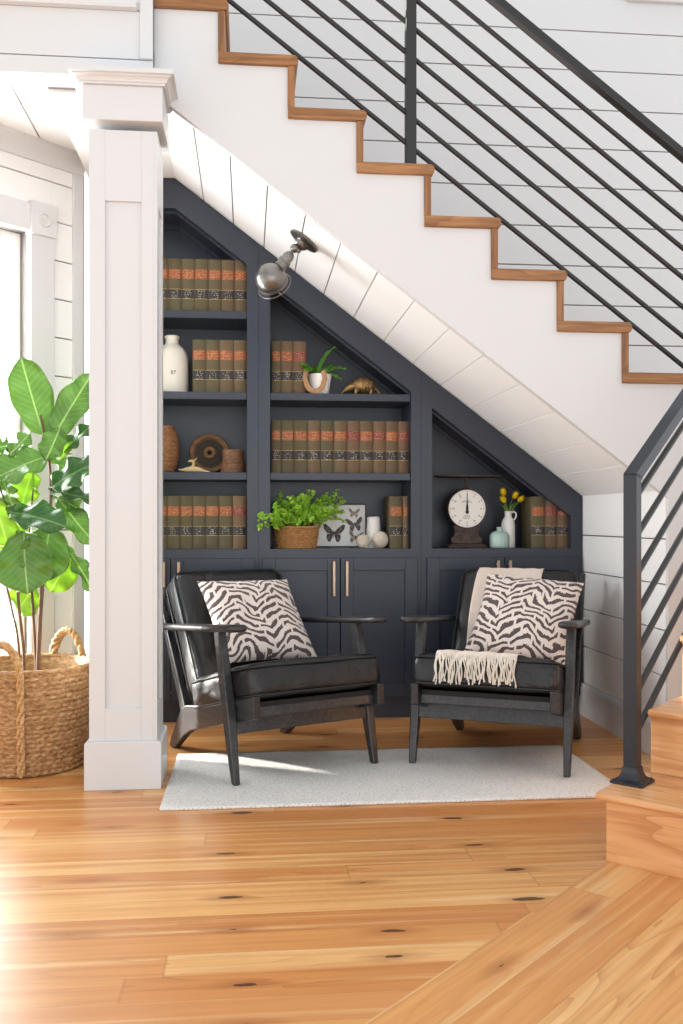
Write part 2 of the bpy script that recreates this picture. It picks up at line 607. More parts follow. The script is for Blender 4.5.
    def mesh(self, name, mat, smooth=35, recalc=True):
        if recalc:
            bmesh.ops.recalc_face_normals(self.bm, faces=self.bm.faces)
        me = bpy.data.meshes.new(name)
        self.bm.to_mesh(me)
        self.bm.free()
        if smooth:
            for p in me.polygons:
                p.use_smooth = True
            me.set_sharp_from_angle(angle=radians(smooth))
        me.materials.append(mat)
        return me

    def build(self, name, mat, parent=None, mtx=None, smooth=35, bevel=0.0, seg=2, subsurf=0, solid=0.0, recalc=True, label=None):
        o = bpy.data.objects.new(name, self.mesh(name, mat, smooth, recalc))
        COL.objects.link(o)
        if parent:
            o.parent = parent
        if mtx is not None:
            o.matrix_local = mtx
        if solid:
            md = o.modifiers.new('solid', 'SOLIDIFY')
            md.thickness = solid
            md.offset = 0
        if bevel:
            md = o.modifiers.new('bevel', 'BEVEL')
            md.width = bevel
            md.segments = seg
            md.limit_method = 'ANGLE'
            md.angle_limit = radians(40)
        if subsurf:
            md = o.modifiers.new('sub', 'SUBSURF')
            md.levels = md.render_levels = subsurf
        if label:
            o['label'] = label
        return o


def tag(o, label=None, cat=None, group=None, kind=None):
    if label:
        o['label'] = label
    if cat:
        o['category'] = cat
    if group:
        o['group'] = group
    if kind:
        o['kind'] = kind
    return o


def thing(name, label, cat, loc=(0, 0, 0), rotz=0.0, group=None, kind=None):
    o = bpy.data.objects.new(name, None)
    COL.objects.link(o)
    o.empty_display_size = 0.1
    o.location = loc
    o.rotation_euler = (0, 0, radians(rotz))
    return tag(o, label, cat, group, kind)


def lettering(name, items, mat, parent):
    """words or numbers (text, size, matrix) as one mesh"""
    bm = bmesh.new()
    for text, size, mtx in items:
        fc = bpy.data.curves.new('lettering', 'FONT')
        fc.body, fc.size, fc.extrude = text, size, 0.0004
        fc.align_x = fc.align_y = 'CENTER'
        fo = bpy.data.objects.new('lettering', fc)
        me = fo.to_mesh()
        me.transform(mtx)
        bm.from_mesh(me)
        fo.to_mesh_clear()
        bpy.data.objects.remove(fo)
        bpy.data.curves.remove(fc)
    me = bpy.data.meshes.new(name)
    bm.to_mesh(me)
    bm.free()
    me.materials.append(mat)
    o = bpy.data.objects.new(name, me)
    COL.objects.link(o)
    o.parent = parent
    return o


def rounded_box(mb, sx, sy, sz, r, n=10, puff=(0, 0), mtx=None, wob=0.0, seed=0):
    """soft cushion: rounded box centred on the origin, with crowned top and bottom"""
    hx, hy, hz = sx / 2, sy / 2, sz / 2
    v, f, idx = [], [], {}

    def vert(p):
        key = tuple(round(c, 6) for c in p)
        if key not in idx:
            q = Vector((max(-hx + r, min(hx - r, p[0])), max(-hy + r, min(hy - r, p[1])), max(-hz + r, min(hz - r, p[2]))))
            d = Vector(p) - q
            w = q + (d.normalized() * r if d.length > 1e-9 else d)
            cx = max(0, 1 - (p[0] / hx) ** 2)
            cy = max(0, 1 - (p[1] / hy) ** 2)
            k = sqrt(cx * cy)
            w.z += (puff[0] * k if p[2] > 0 else -puff[1] * k) * abs(p[2]) / hz
            if wob:
                nv = mnoise.noise_vector(w * 7 + Vector((seed, 0, 0)))
                w += nv * wob
            idx[key] = len(v)
            v.append(w)
        return idx[key]
    nn = {0: max(4, int(n * sx / 0.3)), 1: max(4, int(n * sy / 0.3)), 2: max(4, int(n * sz / 0.15))}
    hs = (hx, hy, hz)
    for ax in range(3):
        a, b = [i for i in range(3) if i != ax]
        na, nb = nn[a], nn[b]
        ga = [-cos(pi * i / na) for i in range(na + 1)]
        gb = [-cos(pi * i / nb) for i in range(nb + 1)]
        for sgn in (-1, 1):
            for i in range(na):
                for j in range(nb):
                    q = []
                    for (ii, jj) in ((i, j), (i + 1, j), (i + 1, j + 1), (i, j + 1)):
                        p = [0, 0, 0]
                        p[ax] = sgn * hs[ax]
                        p[a] = ga[ii] * hs[a]
                        p[b] = gb[jj] * hs[b]
                        q.append(vert(tuple(p)))
                    f.append(tuple(q))
    return mb.vf(v, f, mtx)


def rrect(hx, hy, r, z, n=6):
    pts = []
    for (cx, cy, a0) in ((hx - r, hy - r, 0), (-hx + r, hy - r, 90), (-hx + r, -hy + r, 180), (hx - r, -hy + r, 270)):
        for i in range(n + 1):
            a = radians(a0 + 90 * i / n)
            pts.append((cx + r * cos(a), cy + r * sin(a), z))
    return pts


# ------------------------------------------------------------------ the room
YB = 4.72          # front of the bookcase
YS = 3.73          # front of the stair stringer
YW = 5.05          # shiplap wall behind the stair
XR = 1.707         # right wall under the stair


ZMAX = 2.675       # the slope turns level here, behind the column
XK = (2.406 - ZMAX) / 0.755


def zs(x):         # underside of the stair
    return min(2.406 - 0.755 * x, ZMAX)


def under(xa, xb, f):
    """points along a line that follows the underside from xa to xb"""
    return [(x, f(x)) for x in ([xa, XK, xb] if xa < XK < xb else [xa, xb])]


def struct(mb, name, mat, label=None, cat=None, **kw):
    o = mb.build(name, mat, **kw)
    o['kind'] = 'structure'
    tag(o, label, cat)
    return o


# floor: straight planks, and a field of diagonal planks to the right of a 45 degree line x - y = -1.64
K = -1.64
mb = MB()
mb.prism([(-4.5, -1.0), (K - 1.0 + 0.0, -1.0), (K + 5.4, 5.4), (-4.5, 5.4)], -0.05, 0.0, 'z')
struct(mb, 'floor', M['floor'], 'honey pine plank floor under the chairs and column', 'floor', smooth=0)
mb = MB()
mb.prism([(K - 1.0, -1.0), (4.2, -1.0), (4.2, 5.4), (K + 5.4, 5.4)], -0.05, 0.0, 'z')
struct(mb, 'floor', M['floor_diag'], 'diagonal pine planks in front of the lowest step', 'floor', smooth=0)

# shiplap wall behind the stairs
mb = MB()
z = 2.6 - 0.2145 * 12 - 0.003
k = 0
zz = [2.6 + 0.2145 * i for i in range(-12, 9)]
lo = 0.0
for zt in zz + [4.35]:
    mb.box(-0.82, 4.2, YW, YW + 0.02, lo, zt - 0.003)
    lo = zt + 0.003
wb = struct(mb, 'wall_back', M['white'], 'white shiplap wall behind the upper stair railing', 'wall', bevel=0.0015, smooth=0)
MB().box(-0.82, 4.2, YW + 0.014, YW + 0.05, 0, 4.35).build('wall_back_lining', M['groove'], wb, smooth=0)

# white soffit boards under the stair (seams run front to back)
soff = MB()
seam_u = [193, 232, 267.7, 306, 343.7, 381, 417, 450.8, 491.4, 527.8, 561, 599.7, 629.5]
seam_pts = [P(203.6, 200, YB), P(233.4, 225, YB), P(264, 248, YB), P(295, 274.5, YB), P(324, 298, YB),
            P(354, 320, YB), P(384, 342.5, YB), P(413, 364.5, YB), P(441, 387.7, YB), P(471, 409, YB), P(500, 432, YB),
            P(531.6, 453, YB), P(556, 475, YB)]
sx = [p.x for p in seam_pts]
xs = [-0.78, -0.62, -0.42] + sx + [XR]
for a, b in zip(xs[:-1], xs[1:]):
    a2, b2 = a + 0.0028, b - 0.0028
    soff.prism(under(a2, b2, zs) + under(a2, b2, lambda x: zs(x) + 0.02)[::-1], YS + 0.09, YW, 'y')

stair = thing('staircase', 'upper stair flight with white stringer and brown pine treads', 'staircase', (0, 0, 0), kind='structure')
so = soff.build('soffit', M['white_lifted'], stair, smooth=0)
MB().prism(under(-0.78, XR, lambda x: zs(x) + 0.012) + under(-0.78, XR, lambda x: zs(x) + 0.04)[::-1], YS + 0.06, YW, 'y') \
    .build('soffit_backing', M['groove'], so, smooth=0)
MB().prism(under(-0.45, XR, lambda x: zs(x) - 0.012) + under(-0.45, XR, lambda x: zs(x) + 0.03)[::-1], YS + 0.022, YS + 0.088, 'y') \
    .build('soffit_trim', M['white'], stair, smooth=0, bevel=0.002)

RUN, RISE = 0.271, 0.2035
X0, Z0 = -0.075, 3.019
TT = 0.043
# stringer board with the saw-tooth top
pts = under(-0.385, XR, lambda x: zs(x) - 0.03) + [(XR, 0.0), (2.02, 0.0)]
top = []
for i in range(-1, 9):
    xr = X0 + RUN * i - 0.015           # riser face of step i
    zt = Z0 - RISE * i - TT             # under tread i
    top.append((max(-0.385, xr - RUN - 0.0), zt))
    top.append((xr, zt))
top = [(x, z) for x, z in top if x <= 2.02]
top = [p for p in top if p[0] > -0.386]
# keep the order left->right, then reverse to close the polygon
i0 = 0
seq = []
for p in top:
    if not seq or (abs(seq[-1][0] - p[0]) > 1e-6 or abs(seq[-1][1] - p[1]) > 1e-6):
        seq.append(p)
seq = [p for p in seq if not (p[0] <= -0.384 and p[1] > 3.3)]
seq.append((2.02, seq[-1][1]))
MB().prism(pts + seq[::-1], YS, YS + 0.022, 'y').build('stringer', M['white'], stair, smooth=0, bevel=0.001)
for i in range(-1, 8):
    xr = X0 + RUN * i
    zt = Z0 - RISE * i
    xl = max(-0.383, xr - RUN - 0.04)
    if i < 0:
        xl = -0.60
    mb = MB()
    n = 6
    hh = TT / 2
    prof = [(xl, zt - TT), (xr - 0.02, zt - TT)]
    for k in range(n + 1):
        a = -pi / 2 + pi * k / n
        prof.append((xr - 0.016 + 0.016 * cos(a), zt - hh + hh * sin(a)))
    prof += [(xl, zt)]
    mb.prism(prof, YS - 0.016, YW - 0.004, 'y').build('tread', M['tread'], stair, smooth=40, bevel=0.003)
    if i < 7:
        MB().box(xr - 0.041, xr - 0.014, YS - 0.012, YW - 0.004, zt - RISE, zt - TT).build('riser', M['tread_end'], stair, smooth=0, bevel=0.002)

# cornice on the wall behind the stairs
c = P(625, 0, YW)
mb = MB()
for (d, z0, z1) in ((0.03, 3.845, 3.862), (0.045, 3.862, 3.88), (0.065, 3.88, 3.93), (0.08, 3.93, 4.0)):
    mb.box(c.x + 0.03 - d * 0.6, 3.2, YW - d, YW, z0, z1)
struct(mb, 'trim_1', M['white'], 'white moulded door head trim high on the back wall', 'trim', bevel=0.004, smooth=0)

# right wall under the stair
mb = MB()
zl = [0.163, 0.351, 0.54, 0.73, 0.917, 1.135]
for a, b in zip(zl[:-1], zl[1:]):
    mb.box(XR, XR + 0.02, YS + 0.024, YW, a + 0.003, b - 0.003)
wr = struct(mb, 'wall_right', M['white_lifted'], 'low white shiplap wall under the stair beside the right chair', 'wall', smooth=0, bevel=0.0015)
MB().box(XR + 0.014, XR + 0.05, YS + 0.024, YW, 0, 1.135).build('wall_right_lining', M['groove'], wr, smooth=0)
mb = MB()
mb.prism([(XR + 0.013, 0.0), (XR - 0.016, 0.0), (XR - 0.016, 0.14), (XR - 0.008, 0.163), (XR + 0.013, 0.163)], YS + 0.026, YB + 0.03, 'y')
struct(mb, 'baseboard_right', M['white'], 'white baseboard along the wall under the stair', 'baseboard', smooth=0, bevel=0.002)

# 45 degree window wall on the left; local x runs away from camera, local y points outdoors
CX, CYY = -0.80, 4.70
WL = T(CX, CYY, 0) @ R('Z', 45)
ZC = 2.74


def s_of(u):
    """distance from the corner along the window wall where photo column u falls"""
    a = (u - 341.5) / F
    r = (a * CY + SY) / (CY - a * SY)
    q = sqrt(0.5)
    return (CX - r * CYY) / (q - r * q)


S0, S1 = s_of(28.5), s_of(28.5) + 0.62
SC_ = s_of(52.5)                      # outer edge of casing
ZSILL, ZHEAD = 0.16, 2.325
WALL_LEN = 3.2
mb = MB()
zj = [0.17 + 0.2105 * i for i in range(0, 13)]
# matched to the visible seams of the wall
zj = []
base = 1 + (519 - 262.5) / F * 4.62 / 1.021
for i in range(-8, 6):
    zj.append(base + 0.182 * i)
lo = 0.0
WC = 0.055                            # width of corner board
for zt in [q for q in zj if 0.05 < q < 2.62] + [ZC]:
    a, b = lo + 0.003, zt - 0.003
    for (x0, x1, za, zb) in ((-WALL_LEN, -S1 - 0.1, a, b), (-SC_ - 0.004, -WC, a, b),
                             (-S1 - 0.1, -SC_ - 0.004, a, min(b, ZSILL - 0.05)), (-S1 - 0.1, -SC_ - 0.004, max(a, ZHEAD + 0.12), b)):
        if zb - za > 0.004:
            mb.box(x0, x1, 0, 0.02, za, zb, WL)
    lo = zt
wl = struct(mb, 'wall_left', M['white_lifted'], 'white shiplap window wall behind the fig tree', 'wall', smooth=0, bevel=0.0012)
mb = MB()
for (x0, x1, za, zb) in ((-WALL_LEN, -S1, 0, ZC + 0.3), (-S0, 0.02, 0, ZC + 0.3), (-S1, -S0, 0, ZSILL), (-S1, -S0, ZHEAD, ZC + 0.3)):
    mb.box(x0, x1, 0.012, 0.13, za, zb, WL)
mb.build('wall_left_lining', M['groove'], wl, smooth=0)
mb = MB()
mb.box(-WC, 0.0, -0.012, 0.02, 0, ZC, WL)
struct(mb, 'trim_2', M['white'], 'white corner board where the window wall meets the bookcase', 'trim', smooth=0, bevel=0.002)
# crown along the window wall
mb = MB()
prof = [(0.0, ZC), (-0.07, ZC), (-0.066, ZC - 0.015), (-0.04, ZC - 0.04), (-0.02, ZC - 0.07), (-0.018, ZC - 0.085), (0.0, ZC - 0.085)]
mb.prism(prof, -WALL_LEN, -0.0, 'x', WL)
struct(mb, 'trim_3', M['white'], 'white crown moulding under the plank ceiling at left', 'trim', smooth=30)
mb = MB()
mb.prism([(0.0, 0.0), (-0.018, 0.0), (-0.018, 0.15), (-0.008, 0.17), (0.0, 0.17)], -WALL_LEN, -WC, 'x', WL)
struct(mb, 'baseboard_left', M['white'], 'white baseboard of the window wall behind the basket', 'baseboard', smooth=0)

# window
win = thing('window_1', 'bright white sash window with rosette corner blocks at left edge', 'window', (CX, CYY, 0), 45, kind='structure')
CW = S0 - SC_
mb = MB()
for x0, x1 in ((-S0, -SC_), (-S1 - CW, -S1)):
    mb.box(x0, x1, -0.02, 0.02, ZSILL, ZHEAD)
mb.box(-S1, -S0, -0.02, 0.02, ZHEAD, ZHEAD + CW)
mb.build('window_casing', M['white'], win, smooth=0, bevel=0.003)
for x0, x1 in ((-S0 - 0.004, -SC_ + 0.006), (-S1 - CW - 0.006, -S1 + 0.004)):
    mb = MB()
    mb.box(x0, x1, -0.032, 0.02, ZHEAD - 0.012, ZHEAD + CW + 0.012)
    rz = mb.build('corner_block', M['white'], win, smooth=0, bevel=0.003)
    mb = MB()
    cc = Matrix.Translation(((x0 + x1) / 2, -0.032, ZHEAD + CW / 2)) @ R('X', 90)
    mb.lathe([(0.0, 0.0), (0.0, 0.008), (0.009, 0.007), (0.013, 0.001), (0.02, 0.001), (0.025, 0.008), (0.033, 0.008), (0.037, 0.0)], 28, cc)
    mb.build('rosette', M['white'], rz, smooth=40)
mb = MB()
mb.box(-S1 - CW - 0.03, -SC_ + 0.02, -0.06, 0.1, ZSILL - 0.03, ZSILL)
mb.build('window_sill', M['white'], win, smooth=0, bevel=0.004)
fy0, fy1 = 0.03, 0.075
for (za, zb, yo) in ((ZSILL, 1.27, 0.0), (1.23, ZHEAD, 0.035)):
    mb = MB()
    fw = 0.045
    mb.box(-S1, -S1 + fw, fy0 + yo, fy0 + yo + 0.032, za, zb)
    mb.box(-S0 - fw, -S0, fy0 + yo, fy0 + yo + 0.032, za, zb)
    mb.box(-S1 + fw, -S0 - fw, fy0 + yo, fy0 + yo + 0.032, za, za + fw)
    mb.box(-S1 + fw, -S0 - fw, fy0 + yo, fy0 + yo + 0.032, zb - fw, zb)
    xm = -(S0 + S1) / 2
    mb.box(xm - 0.01, xm + 0.01, fy0 + yo + 0.006, fy0 + yo + 0.026, za + fw, zb - fw)
    mb.box(-S1 + fw, -S0 - fw, fy0 + yo + 0.006, fy0 + yo + 0.026, (za + zb) / 2 - 0.01, (za + zb) / 2 + 0.01)
    sash = mb.build('sash', M['sash'], win, smooth=0, bevel=0.003)
    MB().box(-S1 + fw, -S0 - fw, fy0 + yo + 0.014, fy0 + yo + 0.018, za + fw, zb - fw).build('pane', M['glass'], sash, smooth=0)

# plank ceiling of the window bay
mb = MB()
cs1 = P(47.4, 152, 1).x * (1.74 / (P(47.4, 152, 1).z - 1))
xsC = [cs1 + 0.2 * i for i in range(-14, 6)]
for a, b in zip(xsC[:-1], xsC[1:]):
    b = min(b, -0.36)
    if b - a > 0.02:
        ya, yb_ = min(5.03, CYY + a - CX + 0.06), min(5.03, CYY + b - CX + 0.06)
        if ya > 3.75:
            mb.prism([(a + 0.0035, 3.72), (b - 0.0035, 3.72), (b - 0.0035, yb_), (a + 0.0035, ya)], ZC, ZC + 0.02, 'z')
ce = struct(mb, 'ceiling', M['white_lifted'], 'white plank ceiling of the window bay at left', 'ceiling', smooth=0, bevel=0.0015)
MB().prism([(-1.72, 3.72), (-0.36, 3.72), (-0.36, 5.03), (CX + 0.33, 5.03), (CX, CYY + 0.06)], ZC + 0.014, ZC + 0.06, 'z').build('ceiling_lining', M['groove'], ce, smooth=0)

# beam over the opening of the bay
YBM = 3.69
zsm = P(70, 56.5, YBM).z
zld = P(70, 8, YBM).z
ztop = zld + 0.4
xe = PX(153, YBM)
xt = PX(140, YBM)
beam = thing('beam', 'white boarded beam resting on the square column', 'beam', (0, 0, 0), kind='structure')
zbb = P(35, 71.5, YBM).z
mb = MB()
mb.box(-3.6, xe, YBM + 0.012, 3.80, zbb, ztop)
mb.build('core', M['groove'], beam, smooth=0)
mb = MB()
mb.box(-3.6, xe, YBM, YBM + 0.02, zbb - 0.004, zsm - 0.002)
mb.box(-3.6, xt, YBM, YBM + 0.02, zsm + 0.002, zld)
mb.box(-3.6, xt, YBM - 0.004, YBM + 0.02, zld + 0.004, ztop)
mb.build('boards', M['white'], beam, smooth=0, bevel=0.002)
mb = MB()
mb.prism([(YBM, zld), (YBM - 0.03, zld), (YBM - 0.036, zld + 0.012), (YBM - 0.03, zld + 0.026), (YBM, zld + 0.03)], -3.6, xt - 0.01, 'x')
mb.build('ledge', M['white'], beam, smooth=40)
mb = MB()
mb.box(xt, xe, YBM - 0.012, YBM + 0.04, zsm - 0.0, ztop)
mb.build('end_board', M['white'], beam, smooth=0, bevel=0.002)
MB().box(-3.6, xe, YBM + 0.01, 3.80, zbb - 0.006, zbb + 0.01).build('underside', M['white'], beam, smooth=0)

# square column
cx0, cx1 = -0.600, -0.320
yc0 = 3.565
colm = thing('column', 'tall white square column with recessed panel beside the basket', 'column', ((cx0 + cx1) / 2, yc0 + 0.14, 0), kind='structure')
hb = 0.14
mb = MB()
mb.prism([(-hb, 0), (hb, 0), (hb, 0.17), (hb - 0.006, 0.178), (-hb + 0.006, 0.178), (-hb, 0.17)], -hb, hb, 'y')
mb.build('plinth', M['white'], colm, smooth=0, bevel=0.003)
hs_ = 0.124
ztopc = 2.44
zp0, zp1 = P(120, 709, yc0).z, P(120, 199.6, yc0).z
mb = MB()
fw = 0.058
d = 0.012
# shaft built of frame boards with a recessed panel on each face
mb.box(-hs_ + d, hs_ - d, -hs_ + d, hs_ - d, 0.178, ztopc)
for ang in (0, 90, 180, 270):
    m = R('Z', ang)
    mb.box(-hs_, -hs_ + fw, -hs_, -hs_ + d, 0.178, ztopc, m)
    mb.box(hs_ - fw, hs_ - (d if True else 0), -hs_, -hs_ + d, 0.178, ztopc, m)
    mb.box(-hs_ + fw, hs_ - fw, -hs_, -hs_ + d, 0.178, zp0, m)
    mb.box(-hs_ + fw, hs_ - fw, -hs_, -hs_ + d, zp1, ztopc, m)
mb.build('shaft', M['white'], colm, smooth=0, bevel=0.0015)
zc0, zc1 = P(120, 120.7, yc0).z, P(120, 86, yc0).z
zc2 = P(120, 66.5, 3.515).z
mb = MB()
hc = 0.146
mb.box(-hc, hc, -hc, hc, zc0, zc1)
mb.build('capital_block', M['white'], colm, smooth=0, bevel=0.003)
mb = MB()
hcr = zc2 - zc1
rings = [(0.148, zc1), (0.157, zc1), (0.157, zc1 + 0.16 * hcr), (0.162, zc1 + 0.17 * hcr), (0.163, zc1 + 0.3 * hcr), (0.168, zc1 + 0.42 * hcr), (0.178, zc1 + 0.52 * hcr),
         (0.178, zc1 + 0.62 * hcr), (0.190, zc1 + 0.64 * hcr), (0.190, zc2)]
mb.loft([[(-r, -r, zz_), (r, -r, zz_), (r, r * 0.55, zz_), (-r, r * 0.55, zz_)] for r, zz_ in rings])
mb.build('crown_moulding', M['white'], colm, smooth=0)
MB().box(-0.15, 0.15, -0.05, 0.07, zc2, zbb - 0.006).build('cap_block', M['white'], colm, smooth=0)

# ------------------------------------------------------------------ built in bookcases
ZCNT = 0.851
DR = 0.145          # vertical height of the sloping face rail


def zi(x):
    return zs(x) - DR - 0.004


YBK = 5.035         # back panels end here
GAP = 0.004


def bookcase(label, xl, xa, xb, xr, shelves, doors):
    """one unit: outer edges xl, xr; opening xa..xb"""
    bc = thing('bookcase', label, 'bookcase', ((xl + xr) / 2, YB, 0))
    ox = (xl + xr) / 2
    mt = T(-ox, -YB, 0)
    top = lambda x: zs(x) - GAP
    y0, y1 = YB, YB + 0.022
    mb = MB()
    mb.prism([(xl, 0.1), (xa, 0.1), (xa, top(xa)), (xl, top(xl))], y0, y1, 'y', mt)
    mb.prism([(xb, 0.1), (xr, 0.1), (xr, top(xr)), (xb, top(xb))], y0, y1, 'y', mt)
    mb.prism(under(xa, xb, zi) + under(xa, xb, top)[::-1], y0, y1, 'y', mt)
    mb.box(xa, xb, y0, y1, ZCNT - 0.045, ZCNT, mt)
    mb.box(xa, xb, y0, y1, 0.1, 0.14, mt)
    mb.build('face_frame', M['navy'], bc, smooth=0)
    mb = MB()
    mb.prism([(xl + 0.003, 0.1), (xa, 0.1), (xa, top(xa) - 0.01), (xl + 0.003, top(xl) - 0.01)], y1, YBK, 'y', mt)
    mb.prism([(xb, 0.1), (xr - 0.003, 0.1), (xr - 0.003, top(xr) - 0.01), (xb, top(xb) - 0.01)], y1, YBK, 'y', mt)
    mb.build('side_panel', M['navy'], bc, smooth=0)
    mb = MB()
    mb.prism([(xa, 0.1), (xb, 0.1)] + under(xa, xb, lambda x: top(x) - 0.01)[::-1], YBK - 0.012, YBK, 'y', mt)
    mb.build('back_panel', M['navy'], bc, smooth=0)
    mb = MB()
    mb.prism(under(xa, xb, zi) + under(xa, xb, lambda x: zi(x) + 0.02)[::-1], y1, YBK - 0.012, 'y', mt)
    # small bead that covers the joint of the sloping top with the back
    mb.prism(under(xa, xb, lambda x: zi(x) - 0.02) + under(xa, xb, zi)[::-1], YBK - 0.03, YBK - 0.012, 'y', mt)
    mb.prism(under(xa, xb, lambda x: zi(x) - 0.012) + under(xa, xb, zi)[::-1], y1 + 0.03, y1 + 0.045, 'y', mt)
    mb.build('sloping_top', M['navy'], bc, smooth=0)
    MB().box(xa, xb, y1, YBK - 0.012, ZCNT - 0.025, ZCNT, mt).build('bottom_board', M['navy'], bc, smooth=0)
    MB().box(xl + 0.004, xr - 0.004, y0 + 0.02, y0 + 0.04, 0.0, 0.1, mt).build('toe_kick', M['navy'], bc, smooth=0)
    for zsf in shelves:
        xe_ = xb
        zl = zsf
        # a shelf stops where the sloping top meets it
        lim = (2.406 - DR - 0.004 - zsf) / 0.755
        xe_ = min(xb, lim)
        MB().box(xa + 0.001, xe_ - 0.001, YB + 0.012, YBK - 0.012, zsf - 0.037, zsf, mt).build('shelf', M['navy'], bc, smooth=0, bevel=0.002)
    for (dx0, dx1, hx) in doors:
        mb = MB()
        z0, z1 = 0.115, 0.806
        fw = 0.062
        yd0, yd1 = YB - 0.021, YB - 0.001
        mb.box(dx0, dx0 + fw, yd0, yd1, z0, z1, mt)
        mb.box(dx1 - fw, dx1, yd0, yd1, z0, z1, mt)
        mb.box(dx0 + fw, dx1 - fw, yd0, yd1, z0, z0 + fw, mt)
        mb.box(dx0 + fw, dx1 - fw, yd0, yd1, z1 - fw, z1, mt)
        mb.box(dx0 + fw, dx1 - fw, yd0 + 0.013, yd1, z0 + fw, z1 - fw, mt)
        dr = mb.build('door', M['navy'], bc, smooth=0, bevel=0.0015)
        mb = MB()
        hz0, hz1 = 0.617, 0.792
        mb.box(hx - 0.007, hx + 0.007, yd0 - 0.034, yd0 - 0.022, hz0, hz1, mt)
        for zz_ in (hz0 + 0.02, hz1 - 0.02):
            mb.box(hx - 0.005, hx + 0.005, yd0 - 0.024, yd0, zz_ - 0.005, zz_ + 0.005, mt)
        mb.build('handle', M['pull'], dr, smooth=0, bevel=0.003, label='warm metal bar handle')
    return bc


OP = dict(a0=-0.66, a1=-0.005, b0=0.109, b1=0.816, c0=0.923, c1=1.644)
bookcase('tallest charcoal blue bookcase bay beside the white column', -0.765, OP['a0'], OP['a1'], 0.0515, (2.028, 1.628, 1.231),
         ((-0.715, -0.378, PX(164, YB - 0.04)), (-0.374, 0.03, PX(179, YB - 0.04))))
bookcase('middle charcoal blue bookcase bay holding the fern and butterfly frame', 0.0525, OP['b0'], OP['b1'], 0.8665, (1.628, 1.231),
         ((0.072, 0.455, PX(334, YB - 0.04)), (0.459, 0.845, PX(347, YB - 0.04))))
bookcase('shortest charcoal blue bookcase bay with the kitchen scale, against the white wall', 0.8675, OP['c0'], OP['c1'], XR - 0.003, (),
         ((0.895, 1.290, PX(498, YB - 0.04)), (1.294, 1.675, PX(510, YB - 0.04))))

# ------------------------------------------------------------------ law books
BH = 0.264
BD = 0.185
_bc = {}


def book_mesh(w, kind):
    key = (round(w, 3), kind)
    if key in _bc:
        return _bc[key]
    cm = M[{'a': 'book_a', 'b': 'book_b', 'c': 'book_c'}[kind]]
    hw = w / 2
    n = 8

    def spine(off, shrink=0.0):
        return [((-hw + shrink) + (w - 2 * shrink) * i / n, -off - 0.008 * sin(pi * i / n) ** 0.7) for i in range(n + 1)]
    mb = MB()
    sp = spine(0.0)
    outer = sp + [(hw, 0.004), (hw, BD), (hw - 0.004, BD), (hw - 0.004, 0.006), (-hw + 0.004, 0.006), (-hw + 0.004, BD), (-hw, BD), (-hw, 0.004)]
    # spine shell and two boards
    mb.prism(sp + [(hw, 0.006), (-hw, 0.006)], 0, BH, 'z')
    mb.box(-hw, -hw + 0.004, 0.006, BD, 0, BH)
    mb.box(hw - 0.004, hw, 0.006, BD, 0, BH)
    cover = mb.mesh('cover', cm, 35)
    mb = MB()
    mb.box(-hw + 0.004, hw - 0.004, 0.0062, BD - 0.006, 0.004, BH - 0.005)
    pages = mb.mesh('page_block', M['pages'], 0)

    def strip(z0, z1, name, mat, off=0.0009):
        mb = MB()
        a = spine(off, 0.0015)
        b = spine(-0.0005, 0.0015)[::-1]
        mb.prism(a + b, z0, z1, 'z')
        return mb.mesh(name, mat, 35)
    red = strip(BH * 0.625, BH * 0.80, 'red_label', M['label_wine' if kind == 'c' else 'label_red'])
    blk = strip(BH * 0.255, BH * 0.42, 'black_label', M['label_black'])
    gl = []
    for zz_ in (BH * 0.246, BH * 0.422):
        gl.append(strip(zz_, zz_ + 0.002, 'gilt_line', M['gilt'], 0.0011))
    _bc[key] = (cover, pages, red, blk, gl[0], gl[1])
    return _bc[key]


def books(edges_u, Y, z, kinds, labels, group, skip=0.0008):
    for i, (ua, ub) in enumerate(zip(edges_u[:-1], edges_u[1:])):
        xa, xb = PX(ua, Y), PX(ub, Y)
        w = xb - xa - 2 * skip
        kind = kinds[i % len(kinds)]
        bk = thing('law_book', labels[i], 'book', ((xa + xb) / 2, Y + random.uniform(0.0, 0.004), z), group=group)
        parts = book_mesh(w, kind)
        for me in parts:
            o = bpy.data.objects.new(me.name.split('.')[0], me)
            COL.objects.link(o)
            o.parent = bk


ORD = ['first', 'second', 'third', 'fourth', 'fifth', 'sixth', 'seventh', 'eighth', 'ninth', 'tenth', 'eleventh']
YBOOK = 4.775


def lab(fmt, n):
    return [fmt % ORD[i] for i in range(n)]


books([154.5, 168, 181.3, 194.6, 208.2, 221.5, 234.8, 247.2], YBOOK, 2.0282, 'aaaaabb',
      ['olive law book half hidden by the column, on the highest shelf'] +
      ['olive law book, %s from the right on the highest shelf' % q for q in ('sixth', 'fifth', 'fourth', 'third', 'second', 'first')],
      'law books on the highest shelf')
books([192.5, 206, 219.4, 233.8, 247.2], YBOOK, 1.6282, 'aabb',
      ['olive law book next to the white stoneware jug', 'olive law book, second to the right of the white jug',
       'olive law book, third to the right of the white jug', 'brownish law book, fourth to the right of the white jug'],
      'law books beside the white jug')
books([154, 167, 180, 193, 205.8, 219, 232.6, 246], YBOOK, ZCNT + 0.0003, 'aaaaaac',
      ['olive law book half hidden by the column, above the left cabinet doors'] +
      ['olive law book, %s from the right above the left cabinet doors' % q for q in ('sixth', 'fifth', 'fourth', 'third', 'second')] +
      ['worn brown law book at the right end above the left cabinet doors'],
      'law books above the left cabinet doors')
books([271.3, 281, 293, 306], YBOOK, 1.6282, 'abc',
      ['olive law book, third to the left of the potted ribbon plant', 'brownish law book between two others beside the potted ribbon plant',
       'worn brown law book touching the horseshoe and white pot'], 'law books beside the horseshoe')
